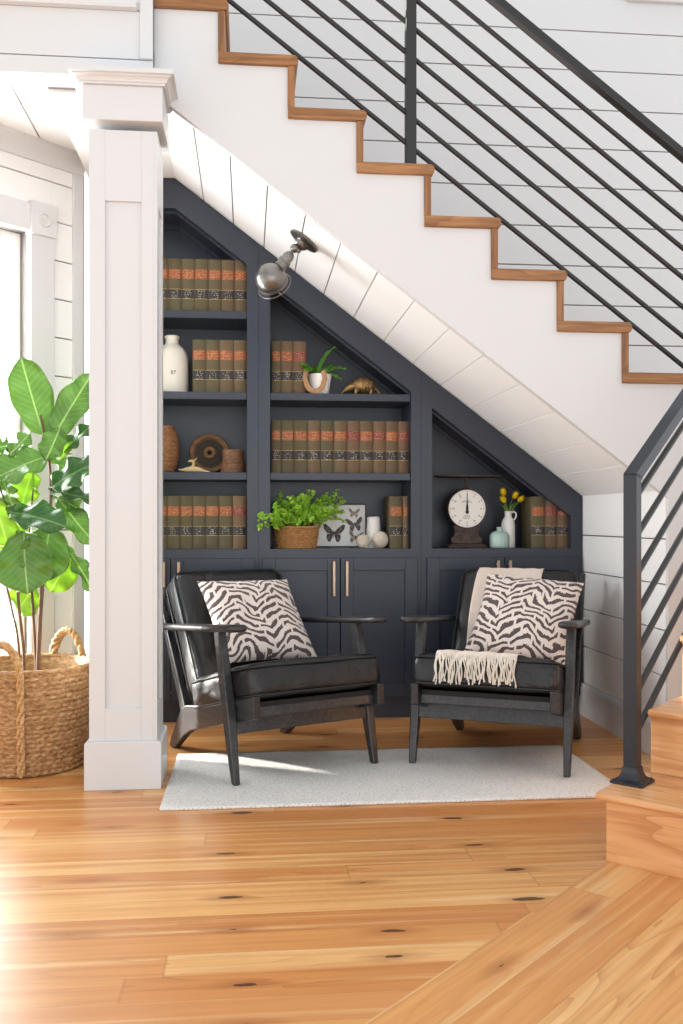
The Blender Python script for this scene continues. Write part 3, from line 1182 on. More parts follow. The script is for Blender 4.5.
books([271.2, 281.2, 294, 307.7, 320.4, 333.8, 347, 360, 373, 385.6, 398.2, 409.2], YBOOK, 1.2312, 'aaababcbcbc',
      ['%s law book, %s from the left in the long row of eleven' % (q, o) for q, o in
       zip(['olive', 'olive', 'olive', 'brownish', 'olive', 'brownish', 'worn brown', 'brownish', 'worn brown', 'brownish', 'worn brown'], ORD)],
      'law books in the long row of eleven')
books([389.5, 402.8, 409.0], YBOOK, ZCNT + 0.0003, 'ab',
      ['thick olive law book standing to the right of the thread cone', 'thin olive law book pressed against the right side of the fern bay'],
      'law books beside the thread cone')
books([531, 545, 557.2, 570.0], YBOOK, ZCNT + 0.0003, 'acc',
      ['thick olive law book next to the white jug of tulips', 'brown law book in the middle of the three by the tulips',
       'brown law book at the right end of the three by the tulips'], 'law books beside the tulips')

# ------------------------------------------------------------------ shelf ornaments
# white stoneware bottle
x = PX(172, 4.86)
o = thing('stoneware_bottle', 'white stoneware bottle with short neck beside the law books', 'bottle', (x, 4.86, 1.6282))
r = 0.083
prof = [(0, 0), (r * 0.93, 0), (r, 0.008), (r, 0.10), (r * 1.0, 0.17), (r * 0.96, 0.195), (r * 0.82, 0.222), (r * 0.58, 0.243), (r * 0.42, 0.253), (r * 0.39, 0.262),
        (r * 0.39, 0.278), (r * 0.44, 0.283), (r * 0.45, 0.293), (r * 0.36, 0.297), (r * 0.32, 0.29), (r * 0.3, 0.25), (0, 0.25)]
MB().lathe(prof, 48).build('body', M['cream_ceramic'], o, smooth=50)
lettering('stamped_mark', [('87', 0.026, R('Z', 9) @ T(0, -r - 0.0004, 0.1) @ R('X', 90))], M['ink'], o)

# coiled reed vessel
x = PX(163.5, 4.85)
o = thing('coiled_basket', 'tall brown coiled reed vessel partly behind the column', 'basket', (x, 4.85, 1.2312))
prof = []
n = 130
for i in range(n + 1):
    t_ = i / n
    rr = 0.054 + 0.022 * sin(pi * min(1, t_ * 1.02)) ** 0.8 + 0.002 * abs(sin(pi * 13 * t_))
    prof.append((rr, 0.236 * t_))
prof = [(0, 0)] + prof + [(0.046, 0.236), (0.046, 0.2), (0.0, 0.19)]
MB().lathe(prof, 40, func=lambda a, j, z: 0.0012 * sin(a * 22 + floor(z * 55) * 2) if 1 < j < 130 else 0).build('body', M['coil'], o, smooth=60)

# turned wooden wheel
c = P(209.6, 451.5, 4.90)
o = thing('wooden_pulley', 'round weathered wooden pulley wheel leaning on the bookcase back', 'wheel', (c.x, 4.92, 1.2312))
Rw = 0.104
mt = T(0, 0, Rw * 0.995) @ R('X', -10)
mb = MB()
mb.lathe([(Rw * 0.70, -0.012), (Rw * 0.78, -0.022), (Rw * 0.96, -0.022), (Rw, -0.014), (Rw, 0.014), (Rw * 0.96, 0.02), (Rw * 0.70, 0.02), (Rw * 0.70, -0.012)], 56, mt @ R('X', 90) @ R('Y', 180))
mb.build('rim', M['oldwood'], o, smooth=30)
mb = MB()
mb.lathe([(Rw * 0.2, -0.006), (Rw * 0.71, -0.012), (Rw * 0.71, 0.012), (Rw * 0.2, 0.012), (Rw * 0.2, -0.006)], 48, mt @ R('X', 90))
for k in range(3):
    rr = Rw * (0.42 + 0.1 * k)
    mb.tube([(rr * cos(a * pi / 24), rr * sin(a * pi / 24), 0.0125) for a in range(48)], 0.0025, 6, True, mtx=mt @ R('X', 90))
mb.build('web', M['darkwood'], o, smooth=40)
mb = MB()
mb.lathe([(Rw * 0.12, -0.01), (Rw * 0.12, 0.026), (Rw * 0.17, 0.03), (Rw * 0.27, 0.03), (Rw * 0.32, 0.024), (Rw * 0.32, -0.01), (Rw * 0.12, -0.01)], 40, mt @ R('X', 90))
mb.build('hub', M['oldwood'], o, smooth=40)
mb = MB()
mb.lathe([(0, -0.009), (Rw * 0.118, -0.009), (Rw * 0.118, 0.012), (0, 0.012)], 24, mt @ R('X', 90))
mb.build('bore', M['hole'], o, smooth=40)

# two round bentwood boxes in a stack
xb_ = PX(232.5, 4.82)
for nm, rr, h, z0, lb in (('wooden_box', 0.061, 0.047, 1.2312, 'lower, wider round wooden box beside the wooden wheel'),
                          ('wooden_box', 0.0525, 0.069, 1.2312 + 0.0475, 'smaller round wooden box stacked on the wider one')):
    o = thing(nm, lb, 'box', (xb_ + (0.0 if rr > 0.06 else 0.002), 4.83, z0), group='round wooden boxes')
    MB().lathe([(0, 0), (rr - 0.002, 0), (rr, 0.002), (rr, h * 0.62), (0, h * 0.62)], 40).build('body', M['boxwood'], o, smooth=40)
    MB().lathe([(0, h * 0.6), (rr + 0.0015, h * 0.6), (rr + 0.002, h * 0.64), (rr + 0.002, h - 0.003), (rr - 0.001, h), (0, h)], 40).build('lid', M['boxwood'], o, smooth=40)


def ring(c, ax_s, ax_u, rs, ru, n=14):
    return [Vector(c) + Vector(ax_s) * (rs * cos(2 * pi * k / n)) + Vector(ax_u) * (ru * sin(2 * pi * k / n)) for k in range(n)]


def limbed(mb, path, radii, flat=1.0, seg=12):
    mb.tube(path, radii, seg, flat=flat)


# little pale bird figure lying low with raised head
c = P(193, 468, 4.79)
o = thing('bird_figurine', 'small pale brass bird figurine lying in front of the wooden wheel', 'figurine', (c.x, 4.785, 1.2312))
mb = MB()
limbed(mb, [(-0.072, 0, 0.016), (-0.055, 0, 0.013), (-0.03, 0, 0.015), (0.0, 0, 0.017), (0.03, 0, 0.014), (0.055, 0, 0.008), (0.082, 0, 0.005)],
       [0.002, 0.005, 0.012, 0.0155, 0.013, 0.007, 0.002])
limbed(mb, [(-0.012, 0, 0.016), (0.0, 0, 0.03), (0.004, 0, 0.046), (-0.002, 0, 0.058), (-0.014, 0, 0.058), (-0.026, 0, 0.054)],
       [0.012, 0.009, 0.006, 0.0085, 0.006, 0.001])
limbed(mb, [(0.0, -0.004, 0.056), (0.012, -0.004, 0.064), (0.022, -0.004, 0.074)], [0.004, 0.0025, 0.0008], seg=8)
mb.build('body', M['bone'], o, smooth=60)

# white ribbed pot with a ribbon leaved plant
c = P(319, 391, 4.86)
pot = thing('plant_pot', 'small white ribbed pot holding a ribbon leaved plant', 'pot', (c.x, 4.835, 1.6282))
prof = [(0, 0), (0.044, 0), (0.047, 0.004)]
for i in range(13):
    prof.append((0.047 + 0.0145 * i / 12 + (0.0012 if i % 2 else 0), 0.008 + 0.088 * i / 12))
prof += [(0.063, 0.101), (0.064, 0.106), (0.060, 0.107), (0.056, 0.1), (0.055, 0.09), (0, 0.09)]
MB().lathe(prof, 40).build('body', M['ceramic'], pot, smooth=40)
pl = thing('ribbon_plant', 'bright green ribbon leaved plant growing in the small white pot', 'plant', (c.x, 4.835, 1.6282 + 0.0905))
mb = MB()
mb.lathe([(0, 0.0), (0.052, 0.0), (0.05, 0.004), (0, 0.006)], 24)
mb.build('soil', M['soil'], pl)
blades = [((-0.01, 0, 0), (0.0, 0, 0.07), (0.03, -0.01, 0.13), (0.085, -0.02, 0.155), 0.012),
          ((0.01, 0, 0), (0.05, -0.01, 0.05), (0.10, -0.02, 0.055), (0.135, -0.03, 0.038), 0.012),
          ((0.01, 0, 0), (0.04, -0.02, 0.035), (0.08, -0.03, 0.0), (0.115, -0.03, -0.015), 0.013),
          ((-0.01, 0, 0), (-0.03, -0.05, 0.045), (-0.065, -0.085, 0.055), (-0.106, -0.092, 0.05), 0.022),
          ((-0.015, 0.0, 0), (-0.025, -0.05, 0.03), (-0.05, -0.085, 0.032), (-0.088, -0.092, 0.022), 0.024),
          ((0.0, 0, 0), (-0.005, 0.02, 0.05), (-0.02, 0.02, 0.06), (-0.035, 0.02, 0.045), 0.02),
          ((0.0, 0.01, 0), (0.03, 0.02, 0.06), (0.06, 0.03, 0.08), (0.10, 0.04, 0.05), 0.013),
          ((-0.02, -0.01, 0), (-0.03, -0.05, 0.04), (-0.04, -0.085, 0.04), (-0.07, -0.092, 0.02), 0.02),
          ((0.0, -0.01, 0), (0.01, -0.03, 0.04), (0.02, -0.05, 0.045), (0.04, -0.06, 0.025), 0.014)]
for (a, b, c_, d_, w) in blades:
    a, b, c_, d_ = map(Vector, (a, b, c_, d_))
    mb = MB()

    def fn(u, v, a=a, b=b, c_=c_, d_=d_, w=w):
        t_ = v
        p = a * (1 - t_) ** 3 + b * 3 * t_ * (1 - t_) ** 2 + c_ * 3 * t_ * t_ * (1 - t_) + d_ * t_ ** 3
        dd = (b - a) * (1 - t_) ** 2 + (c_ - b) * 2 * t_ * (1 - t_) + (d_ - c_) * t_ * t_
        s = dd.cross(Vector((0, -0.6, 0.8)))
        s = s.normalized() if s.length > 1e-6 else Vector((1, 0, 0))
        ww = w * (0.35 + 0.65 * sin(pi * min(1, t_ * 0.95 + 0.02)) ** 0.7) * (1 if t_ < 0.85 else (1 - t_) / 0.15 * 0.9 + 0.1)
        wave = 0.25 * sin(t_ * 22 + u * 3)
        k = (u - 0.5) * 2
        return p + s * (k * ww * (1 + wave * 0.5)) + Vector((0, -0.6, 0.8)) * (0.006 * abs(k) + 0.003 * sin(t_ * 25) * k)
    mb.grid(4, 22, fn)
    mb.build('leaf', M['fern_dark'], pl, smooth=80, solid=0.001, recalc=False)

# horseshoe leaning on the pot
c = P(314.5, 391, 4.795)
o = MB()
path = []
for i in range(25):
    a = radians(-216 + 252 * i / 24)
    path.append((0.045 * cos(a) * (1.0 if sin(a) < 0 else 1.12), 0, 0.066 + 0.056 * sin(a) if sin(a) < 0 else 0.066 + 0.09 * sin(a)))
secs = []
for i, p in enumerate(path):
    p = Vector(p)
    d = (Vector(path[min(i + 1, 24)]) - Vector(path[max(i - 1, 0)])).normalized()
    s = d.cross(Vector((0, 1, 0))).normalized()
    wv = 0.0115 + 0.002 * sin(pi * i / 24)
    secs.append([p + s * wv + Vector((0, -0.004, 0)), p - s * wv + Vector((0, -0.004, 0)), p - s * wv + Vector((0, 0.004, 0)), p + s * wv + Vector((0, 0.004, 0))])
o.loft(secs)
hs = o.build('horseshoe', M['rust'], None, T(c.x, 4.757, 1.6305) @ R('X', -7), bevel=0.0015)
zmin = 0.066 - 0.056 - 0.011
hs.location.z = 1.6290 - zmin * cos(radians(7)) + 0.0005
tag(hs, 'rusty tan horseshoe leaning against the small white pot', 'horseshoe')

# brass armadillo
c = P(360, 392.5, 4.84)
o = thing('armadillo_figurine', 'brass armadillo figurine facing the white pot', 'figurine', (c.x + 0.006, 4.84, 1.6282))
mb = MB()
path, rad = [], []
n = 40
for i in range(n + 1):
    t_ = i / n
    x_ = -0.05 + 0.125 * t_
    zc_ = 0.05 + 0.006 * sin(pi * t_)
    path.append((x_, 0, zc_))
    rr = 0.045 * max(0.0, 1 - (2 * t_ - 1) ** 2 * 0.93) ** 0.6
    if 0.32 < t_ < 0.7:
        rr += 0.0014 * sin(t_ * 100)
    if abs(t_ - 0.30) < 0.03 or abs(t_ - 0.72) < 0.03:
        rr *= 0.95
    rad.append(max(rr, 0.004))
mb.tube(path, rad, 24)
# tail
mb.tube([(0.068, 0, 0.045), (0.082, 0.0, 0.032), (0.094, 0.0, 0.016), (0.102, 0, 0.004)], [0.012, 0.008, 0.005, 0.002], 10)
# head
mb.tube([(-0.04, 0, 0.05), (-0.058, 0, 0.046), (-0.075, 0, 0.036), (-0.092, 0, 0.023), (-0.1, 0, 0.017)], [0.02, 0.019, 0.014, 0.007, 0.004], 16)
mb.build('body', M['brass'], o, smooth=50)
for sgn in (-1, 1):
    mb = MB()
    mb.tube([(-0.062, sgn * 0.009, 0.056), (-0.068, sgn * 0.012, 0.07), (-0.07, sgn * 0.014, 0.082)], [0.005, 0.008, 0.002], 10, flat=0.4)
    mb.build('ear', M['brass'], o, smooth=60)
    for lx in (-0.028, 0.05):
        mb = MB()
        mb.tube([(lx, sgn * 0.018, 0.035), (lx - 0.002, sgn * 0.021, 0.015), (lx - 0.005, sgn * 0.021, 0.004), (lx - 0.011, sgn * 0.021, 0.0035)], [0.011, 0.008, 0.006, 0.0035], 10)
        mb.build('leg', M['brass'], o, smooth=60)

# oval wicker basket with maidenhair fern
c = P(295.8, 549, 4.86)
FB = (c.x, 4.84, ZCNT + 0.0003)
bs = thing('fern_basket', 'small oval honey wicker basket holding the fern', 'basket', FB)
bw, bd, bh = 0.118, 0.085, 0.108
mb = MB()
nseg, rows = 120, 44


def bk_pt(t_, a, off=0.0):
    k = 0.885 + 0.115 * t_
    rx, ry = bw * k + off, bd * k + off
    return rx * cos(a), ry * sin(a), bh * t_


vs, fs = [], []
for j in range(rows + 1):
    t_ = j / rows
    for i in range(nseg):
        a = 2 * pi * i / nseg
        wv = 0.0022 * sin(pi * j / 2) + 0.0016 * sin(a * 40 + (pi if (j // 4) % 2 else 0))
        x_, y_, z_ = bk_pt(t_, a, wv)
        vs.append((x_, y_, z_))
for j in range(rows):
    for i in range(nseg):
        k = (i + 1) % nseg
        fs.append((j * nseg + i, j * nseg + k, (j + 1) * nseg + k, (j + 1) * nseg + i))
mb.vf(vs, fs)
vs, fs = [], []
for j in range(2):
    for i in range(nseg):
        x_, y_, z_ = bk_pt(1 if j == 0 else 0.04, 2 * pi * i / nseg, -0.006)
        vs.append((x_, y_, z_))
for i in range(nseg):
    k = (i + 1) % nseg
    fs.append((i, nseg + i, nseg + k, k))
fs.append(tuple(nseg + i for i in range(nseg)))
mb.vf(vs, fs)
mb.build('body', M['wicker'], bs, smooth=60, recalc=False)
mb = MB()
mb.tube([bk_pt(1.0, 2 * pi * i / 60, -0.002) for i in range(60)], 0.006, 8, True)
mb.build('rim', M['wicker'], bs, smooth=60)
for a0 in (200, 20):
    mb = MB()
    pth = []
    for i in range(17):
        t_ = i / 16
        a = radians(a0 - 38 + 76 * t_)
        x_, y_, z_ = bk_pt(1.0, a, 0.003)
        pth.append((x_, y_, z_ - 0.004 + 0.03 * sin(pi * t_)))
    mb.tube(pth, 0.0065, 8)
    mb.build('handle', M['wicker'], bs, smooth=60)

fern = thing('maidenhair_fern', 'bushy bright green maidenhair fern in the small wicker basket', 'plant', (FB[0], FB[1], FB[2] + 0.0))
MB().lathe([(0, 0.07), (0.07, 0.07), (0.066, 0.084), (0, 0.088)], 24).build('soil', M['soil'], fern)
rs = random.Random(5)
st, lf = MB(), MB()
for k in range(110):
    a = rs.uniform(0, 2 * pi)
    L = rs.uniform(0.18, 0.31)
    el = rs.uniform(0.75, 1.45)
    if k < 26:
        a, el, L = radians(rs.uniform(175, 235)), rs.uniform(0.5, 0.95), rs.uniform(0.22, 0.31)
    elif k < 44:
        a, el, L = radians(rs.uniform(-45, 10)), rs.uniform(0.75, 1.15), rs.uniform(0.24, 0.34)
    dx_, dy_ = cos(a) * cos(el) * 1.2, sin(a) * cos(el) * 0.75
    if dy_ > 0:
        dy_ *= 0.6
    if k < 26:
        dy_ = -0.55 * rs.uniform(0.8, 1.2)
    d_ = Vector((dx_, dy_, sin(el)))
    p0 = Vector((rs.uniform(-0.06, 0.06), rs.uniform(-0.045, 0.045), 0.085))
    droop = rs.uniform(0.25, 0.75)
    pts_ = []
    for i in range(9):
        t_ = i / 8
        p = p0 + d_ * (L * t_) + Vector((0, 0, -droop * L * 0.75 * t_ * t_))
        p.y = max(min(p.y, 0.12), -0.175)
        p.x = max(min(p.x, 0.24), -0.185 if p.y < -0.145 else -0.105)
        p.z = min(p.z, 0.316 + 0.012 * rs.random() + (0.03 if p.y < -0.15 else 0))
        pts_.append(p)
    st.tube(pts_, 0.0009, 5)
    for i in range(30):
        t_ = 0.30 + 0.70 * i / 29
        q = t_ * 8
        i0 = min(7, int(q))
        p = pts_[i0].lerp(pts_[i0 + 1], q - i0)
        sdir = Vector((rs.uniform(-1, 1), rs.uniform(-1, 0.6), rs.uniform(-0.5, 0.7))).normalized()
        p = p + sdir * rs.uniform(0.003, 0.02) * (1.15 - 0.6 * t_)
        nrm = Vector((rs.uniform(-0.5, 0.5), rs.uniform(-1, -0.2), rs.uniform(0.1, 1))).normalized()
        s = sdir.cross(nrm)
        if s.length < 1e-4:
            continue
        s.normalize()
        u_ = nrm.cross(s)
        r_ = rs.uniform(0.006, 0.0115)
        lf.vf([p - u_ * r_ * 0.6, p - s * r_ * 0.9 + u_ * r_ * 0.2, p - s * r_ * 0.55 + u_ * r_ * 0.75, p + u_ * r_ * 0.9 + nrm * r_ * 0.2,
               p + s * r_ * 0.55 + u_ * r_ * 0.75, p + s * r_ * 0.9 + u_ * r_ * 0.2], [(0, 1, 2, 3), (0, 3, 4, 5)])
st.build('stems', M['fernstem'], fern)
lf.build('foliage', M['fern'], fern, smooth=0, recalc=False)

# butterfly display frame
c0, c1 = P(303, 547.5, 4.97), P(366.5, 504.5, 4.97)
fw_, fh_ = c1.x - c0.x, c1.z - c0.z + 0.004
fr = thing('butterfly_frame', 'white butterfly display in a thin black frame behind the fern basket', 'picture frame', ((c0.x + c1.x) / 2, 4.968, ZCNT + 0.0006))
tl = R('X', -6)
mb = MB()
e = 0.006
for (x0, x1, z0, z1) in ((-fw_ / 2, -fw_ / 2 + e, 0, fh_), (fw_ / 2 - e, fw_ / 2, 0, fh_), (-fw_ / 2 + e, fw_ / 2 - e, 0, e), (-fw_ / 2 + e, fw_ / 2 - e, fh_ - e, fh_)):
    mb.box(x0, x1, -0.012, 0.014, z0, z1, tl)
mb.build('frame', M['blackframe'], fr, smooth=0, bevel=0.0008)
mb = MB()
mb.box(-fw_ / 2 + e * 0.8, fw_ / 2 - e * 0.8, 0.0, 0.012, e * 0.8, fh_ - e * 0.8, tl)
mb.build('mount', M['mat_board'], fr, smooth=0)


def butterfly(u, v, span, mat, mat2, tilt=0):
    q = P(u, v, 4.963)
    lx, lz = q.x - (c0.x + c1.x) / 2, q.z - ZCNT
    s = span / 2
    fore = [(0.04, 0.10), (0.35, 0.50), (0.80, 0.85), (1.0, 0.78), (0.92, 0.40), (0.62, 0.02), (0.30, -0.05), (0.05, -0.05)]
    hind = [(0.05, -0.02), (0.34, -0.06), (0.60, -0.06), (0.66, -0.35), (0.52, -0.72), (0.30, -0.78), (0.12, -0.40)]
    bt = None
    m = tl @ T(lx, 0, lz) @ R('Y', tilt)
    mb = MB()
    for sg in (-1, 1):
        mb.prism([(sg * x_ * s, z_ * s) for x_, z_ in fore], -0.0035, -0.0022, 'y', m)
        mb.prism([(sg * x_ * s, z_ * s) for x_, z_ in hind], -0.0028, -0.0014, 'y', m)
    bt = mb.build('butterfly', mat, fr, smooth=0)
    mb = MB()
    mb.tube([(0, -0.004, 0.30 * s), (0, -0.005, 0.05 * s), (0, -0.004, -0.38 * s)], [0.001, 0.0026, 0.001], 8, mtx=m)
    mb.build('insect_body', M['ink'], bt)
    mb = MB()
    for sg in (-1, 1):
        for (px_, pz_, rr) in ((0.62, 0.45, 0.12), (0.45, 0.18, 0.10), (0.42, -0.42, 0.11)):
            mb.prism([(sg * px_ * s + rr * s * cos(a * pi / 4), pz_ * s + rr * s * sin(a * pi / 4) * 1.4) for a in range(8)], -0.0041, -0.0034, 'y', m)
    mb.build('wing_spots', mat2, bt, smooth=0)


butterfly(334, 533.5, 0.116, M['wing_dark'], M['wing_mid'], 3)
butterfly(332.5, 514, 0.076, M['wing_light'], M['wing_dark'], -4)
butterfly(354.5, 513, 0.062, M['wing_light'], M['wing_mid'], 2)
butterfly(355, 524.8, 0.090, M['wing_mid'], M['wing_dark'], -8)
butterfly(355.5, 537.5, 0.080, M['wing_light'], M['wing_dark'], 10)
butterfly(313, 524, 0.074, M['wing_light'], M['wing_mid'], 8)

# cone of thread, balls of twine
x = PX(373.7, 4.86)
o = thing('thread_cone', 'tall white cone of thread beside the butterfly frame', 'spool', (x, 4.87, ZCNT + 0.0003))
prof = [(0, 0), (0.040, 0), (0.0405, 0.006)]
for i in range(41):
    prof.append((0.040 - 0.0075 * i / 40 + 0.0005 * (i % 2), 0.008 + 0.148 * i / 40))
prof += [(0.028, 0.160), (0.012, 0.161), (0, 0.161)]
MB().lathe(prof, 36).build('winding', M['thread'], o, smooth=50)
MB().lathe([(0.0, 0.1605), (0.010, 0.1605), (0.009, 0.168), (0.006, 0.168), (0.006, 0.163), (0, 0.163)], 20).build('core_tube', M['ink'], o)
for u, rr, Yq, lb in ((363, 0.0345, 4.795, 'smaller ball of cream twine in front of the butterfly frame'),
                      (380, 0.0425, 4.805, 'larger ball of cream twine in front of the white thread cone')):
    c = P(u, 542, Yq)
    mb = MB()
    mb.ball((0, 0, rr), rr * 0.97, 28, 16)
    rs = random.Random(int(u))
    for k in range(26):
        ax_ = Vector((rs.uniform(-1, 1), rs.uniform(-1, 1), rs.uniform(-1, 1))).normalized()
        s_ = ax_.orthogonal().normalized()
        w_ = ax_.cross(s_)
        off = rs.uniform(-0.35, 0.35) * rr
        rc = sqrt(rr * rr * 0.96 - off * off)
        mb.tube([Vector((0, 0, rr)) + ax_ * off + s_ * (rc * cos(a * pi / 14)) + w_ * (rc * sin(a * pi / 14)) for a in range(28)], 0.0014, 5, True)
    o = mb.build('twine_ball', M['twine'], None, T(c.x, Yq, ZCNT + 0.0009), smooth=60)
    tag(o, lb, 'ball', 'balls of twine')

# kitchen scale
c = P(466.3, 508.8, 4.86)
sc = thing('kitchen_scale', 'antique iron kitchen scale with round white dial and flat tray', 'scale', (c.x, 4.88, ZCNT + 0.0003))
cz = c.z - ZCNT
RD = 0.104
# plinth
mb = MB()
mb.loft([[(sx_ * w, sy_ * d_, z_) for sx_, sy_ in ((-1, -1), (1, -1), (1, 1), (-1, 1))] for w, d_, z_ in
         ((0.103, 0.062, 0.0), (0.103, 0.062, 0.007), (0.098, 0.058, 0.012), (0.088, 0.05, 0.016), (0.08, 0.046, 0.022))])
mb.build('base', M['scale_iron'], sc, smooth=0, bevel=0.004)
mb = MB()
half = [(0.078, 0.022), (0.083, 0.035), (0.082, 0.05), (0.07, 0.058), (0.066, 0.064), (0.062, 0.078), (0.066, 0.10), (0.064, 0.135)]
mb.prism(half + [(-x_, z_) for x_, z_ in half[::-1]], -0.034, 0.034, 'y')
mb.build('pedestal', M['scale_iron'], sc, smooth=0, bevel=0.004)
mb = MB()
for sg in (-1, 1):
    for (x0_, z0_, r0_) in ((0.035, 0.05, 0.02), (0.05, 0.083, 0.012), (0.016, 0.08, 0.014)):
        mb.tube([(sg * (x0_ + r0_ * (1 - k / 26) * cos(k * 0.38)), -0.036, z0_ + r0_ * (1 - k / 26) * sin(k * 0.38)) for k in range(22)], 0.0028, 6)
mb.build('scrollwork', M['scale_iron'], sc, smooth=50)
mt = T(0, 0, cz) @ R('X', 90)
mb = MB()
mb.lathe([(0, -0.045), (RD * 0.92, -0.045), (RD, -0.035), (RD, 0.036), (RD * 0.985, 0.043), (RD * 0.95, 0.043), (RD * 0.93, 0.036), (0, 0.036)], 56, mt)
mb.build('case', M['scale_iron'], sc, smooth=40)
mb = MB()
mb.lathe([(0, 0.037), (RD * 0.935, 0.037), (RD * 0.935, 0.0385), (0, 0.0385)], 56, mt)
dial = mb.build('dial', M['dial'], sc, smooth=30)
mb = MB()
for k in range(60):
    a = 2 * pi * k / 60
    big = k % 5 == 0
    r0_, r1_ = (0.80, 0.87) if big else (0.845, 0.87)
    wv = 0.0016 if big else 0.0006
    m = mt @ R('Z', math.degrees(a))
    mb.box(RD * r0_, RD * r1_, -wv, wv, 0.0384, 0.0392, m)
for (zz_, w) in ((0.040, 0.022), (0.034, 0.028), (-0.036, 0.016), (-0.043, 0.022), (-0.05, 0.018)):
    for i in range(int(w / 0.004)):
        mb.box(-w + i * 0.008, -w + i * 0.008 + 0.005, zz_ - 0.0013, zz_ + 0.0013, 0.0384, 0.0390, mt)
mb.build('markings', M['ink'], dial, smooth=0)
nums = []
for k in range(12):
    a = pi / 2 - 2 * pi * k / 12
    nums.append((str(k * 2), 0.013, T(0, -0.0388, cz) @ R('X', 90) @ T(RD * 0.70 * cos(a), RD * 0.70 * sin(a), 0)))
lettering('numerals', nums, M['ink'], dial)
mb = MB()
mb.prism([(-0.0012, 0.078), (0.0012, 0.078), (0.003, 0.03), (0.006, 0.01), (0.007, 0.0), (0.006, -0.008), (0.009, -0.016), (0.007, -0.026), (-0.007, -0.026), (-0.009, -0.016), (-0.006, -0.008), (-0.007, 0), (-0.006, 0.01), (-0.003, 0.03)],
         0.0405, 0.0415, 'z', mt)
mb.lathe([(0, 0.038), (0.0045, 0.038), (0.0045, 0.044), (0, 0.045)], 16, mt)
mb.build('pointer', M['ink'], sc, smooth=0)
ztray = P(466, 477.5, 4.88).z - ZCNT
mb = MB()
mb.lathe([(0, cz + RD - 0.006), (0.022, cz + RD - 0.008), (0.016, cz + RD + 0.006), (0.006, cz + RD + 0.01), (0.005, ztray), (0, ztray)], 20)
mb.build('neck', M['scale_iron'], sc, smooth=40)
mb = MB()
trr = 0.1705
mb.lathe([(0, ztray), (trr * 0.96, ztray), (trr, ztray + 0.004), (trr, ztray + 0.008), (trr * 0.97, ztray + 0.008), (trr * 0.95, ztray + 0.004), (0, ztray + 0.004)], 56, T(0.02, 0, 0) @ Matrix.Diagonal((1.1, 0.72, 1, 1)))
mb.build('tray', M['scale_iron'], sc, smooth=40)

# celadon bottle
c = P(499.5, 549, 4.79)
o = MB().lathe([(0, 0), (0.044, 0), (0.049, 0.004), (0.0505, 0.02), (0.051, 0.055), (0.048, 0.068), (0.038, 0.08), (0.022, 0.087), (0.0145, 0.09), (0.0135, 0.094), (0.0135, 0.1), (0.0165, 0.103), (0.0165, 0.107), (0.011, 0.108), (0.01, 0.09), (0, 0.088)],
                40, func=lambda a, j, z: 0.0009 * cos(a * 14) if 0.004 < z < 0.07 else 0).build('celadon_bottle', M['celadon'], None, T(c.x, 4.79, ZCNT + 0.0003), smooth=50)
tag(o, 'squat pale green glazed bottle beside the kitchen scale', 'bottle')

# white jug with tulips
c = P(508.7, 549, 4.87)
JX, JY, JZ = c.x, 4.88, ZCNT + 0.0003
jug = thing('ceramic_jug', 'slim white jug with loop handle holding yellow tulips', 'jug', (JX, JY, JZ))
MB().lathe([(0, 0), (0.033, 0), (0.0355, 0.003), (0.036, 0.02), (0.036, 0.118), (0.033, 0.138), (0.025, 0.152), (0.0195, 0.16), (0.018, 0.17), (0.0195, 0.186), (0.021, 0.19), (0.017, 0.191), (0.0155, 0.18), (0.0155, 0.155), (0, 0.152)], 36) \
    .build('body', M['ceramic'], jug, smooth=50)
MB().tube([(0.018, 0, 0.183), (0.03, 0, 0.188), (0.041, 0, 0.18), (0.043, 0, 0.166), (0.038, 0, 0.152), (0.028, 0, 0.143)], 0.005, 10).build('handle', M['ceramic'], jug, smooth=60)
tl_ = [((504, 492.7), 'yellow tulip, tallest of the four in the jug', 4.885), ((504.8, 499.5), 'yellow tulip, lowest of the four in the jug', 4.865),
       ((513.6, 495.5), 'yellow tulip, second from the right in the jug', 4.87), ((518.6, 498.5), 'yellow tulip, leaning furthest towards the law books', 4.885)]
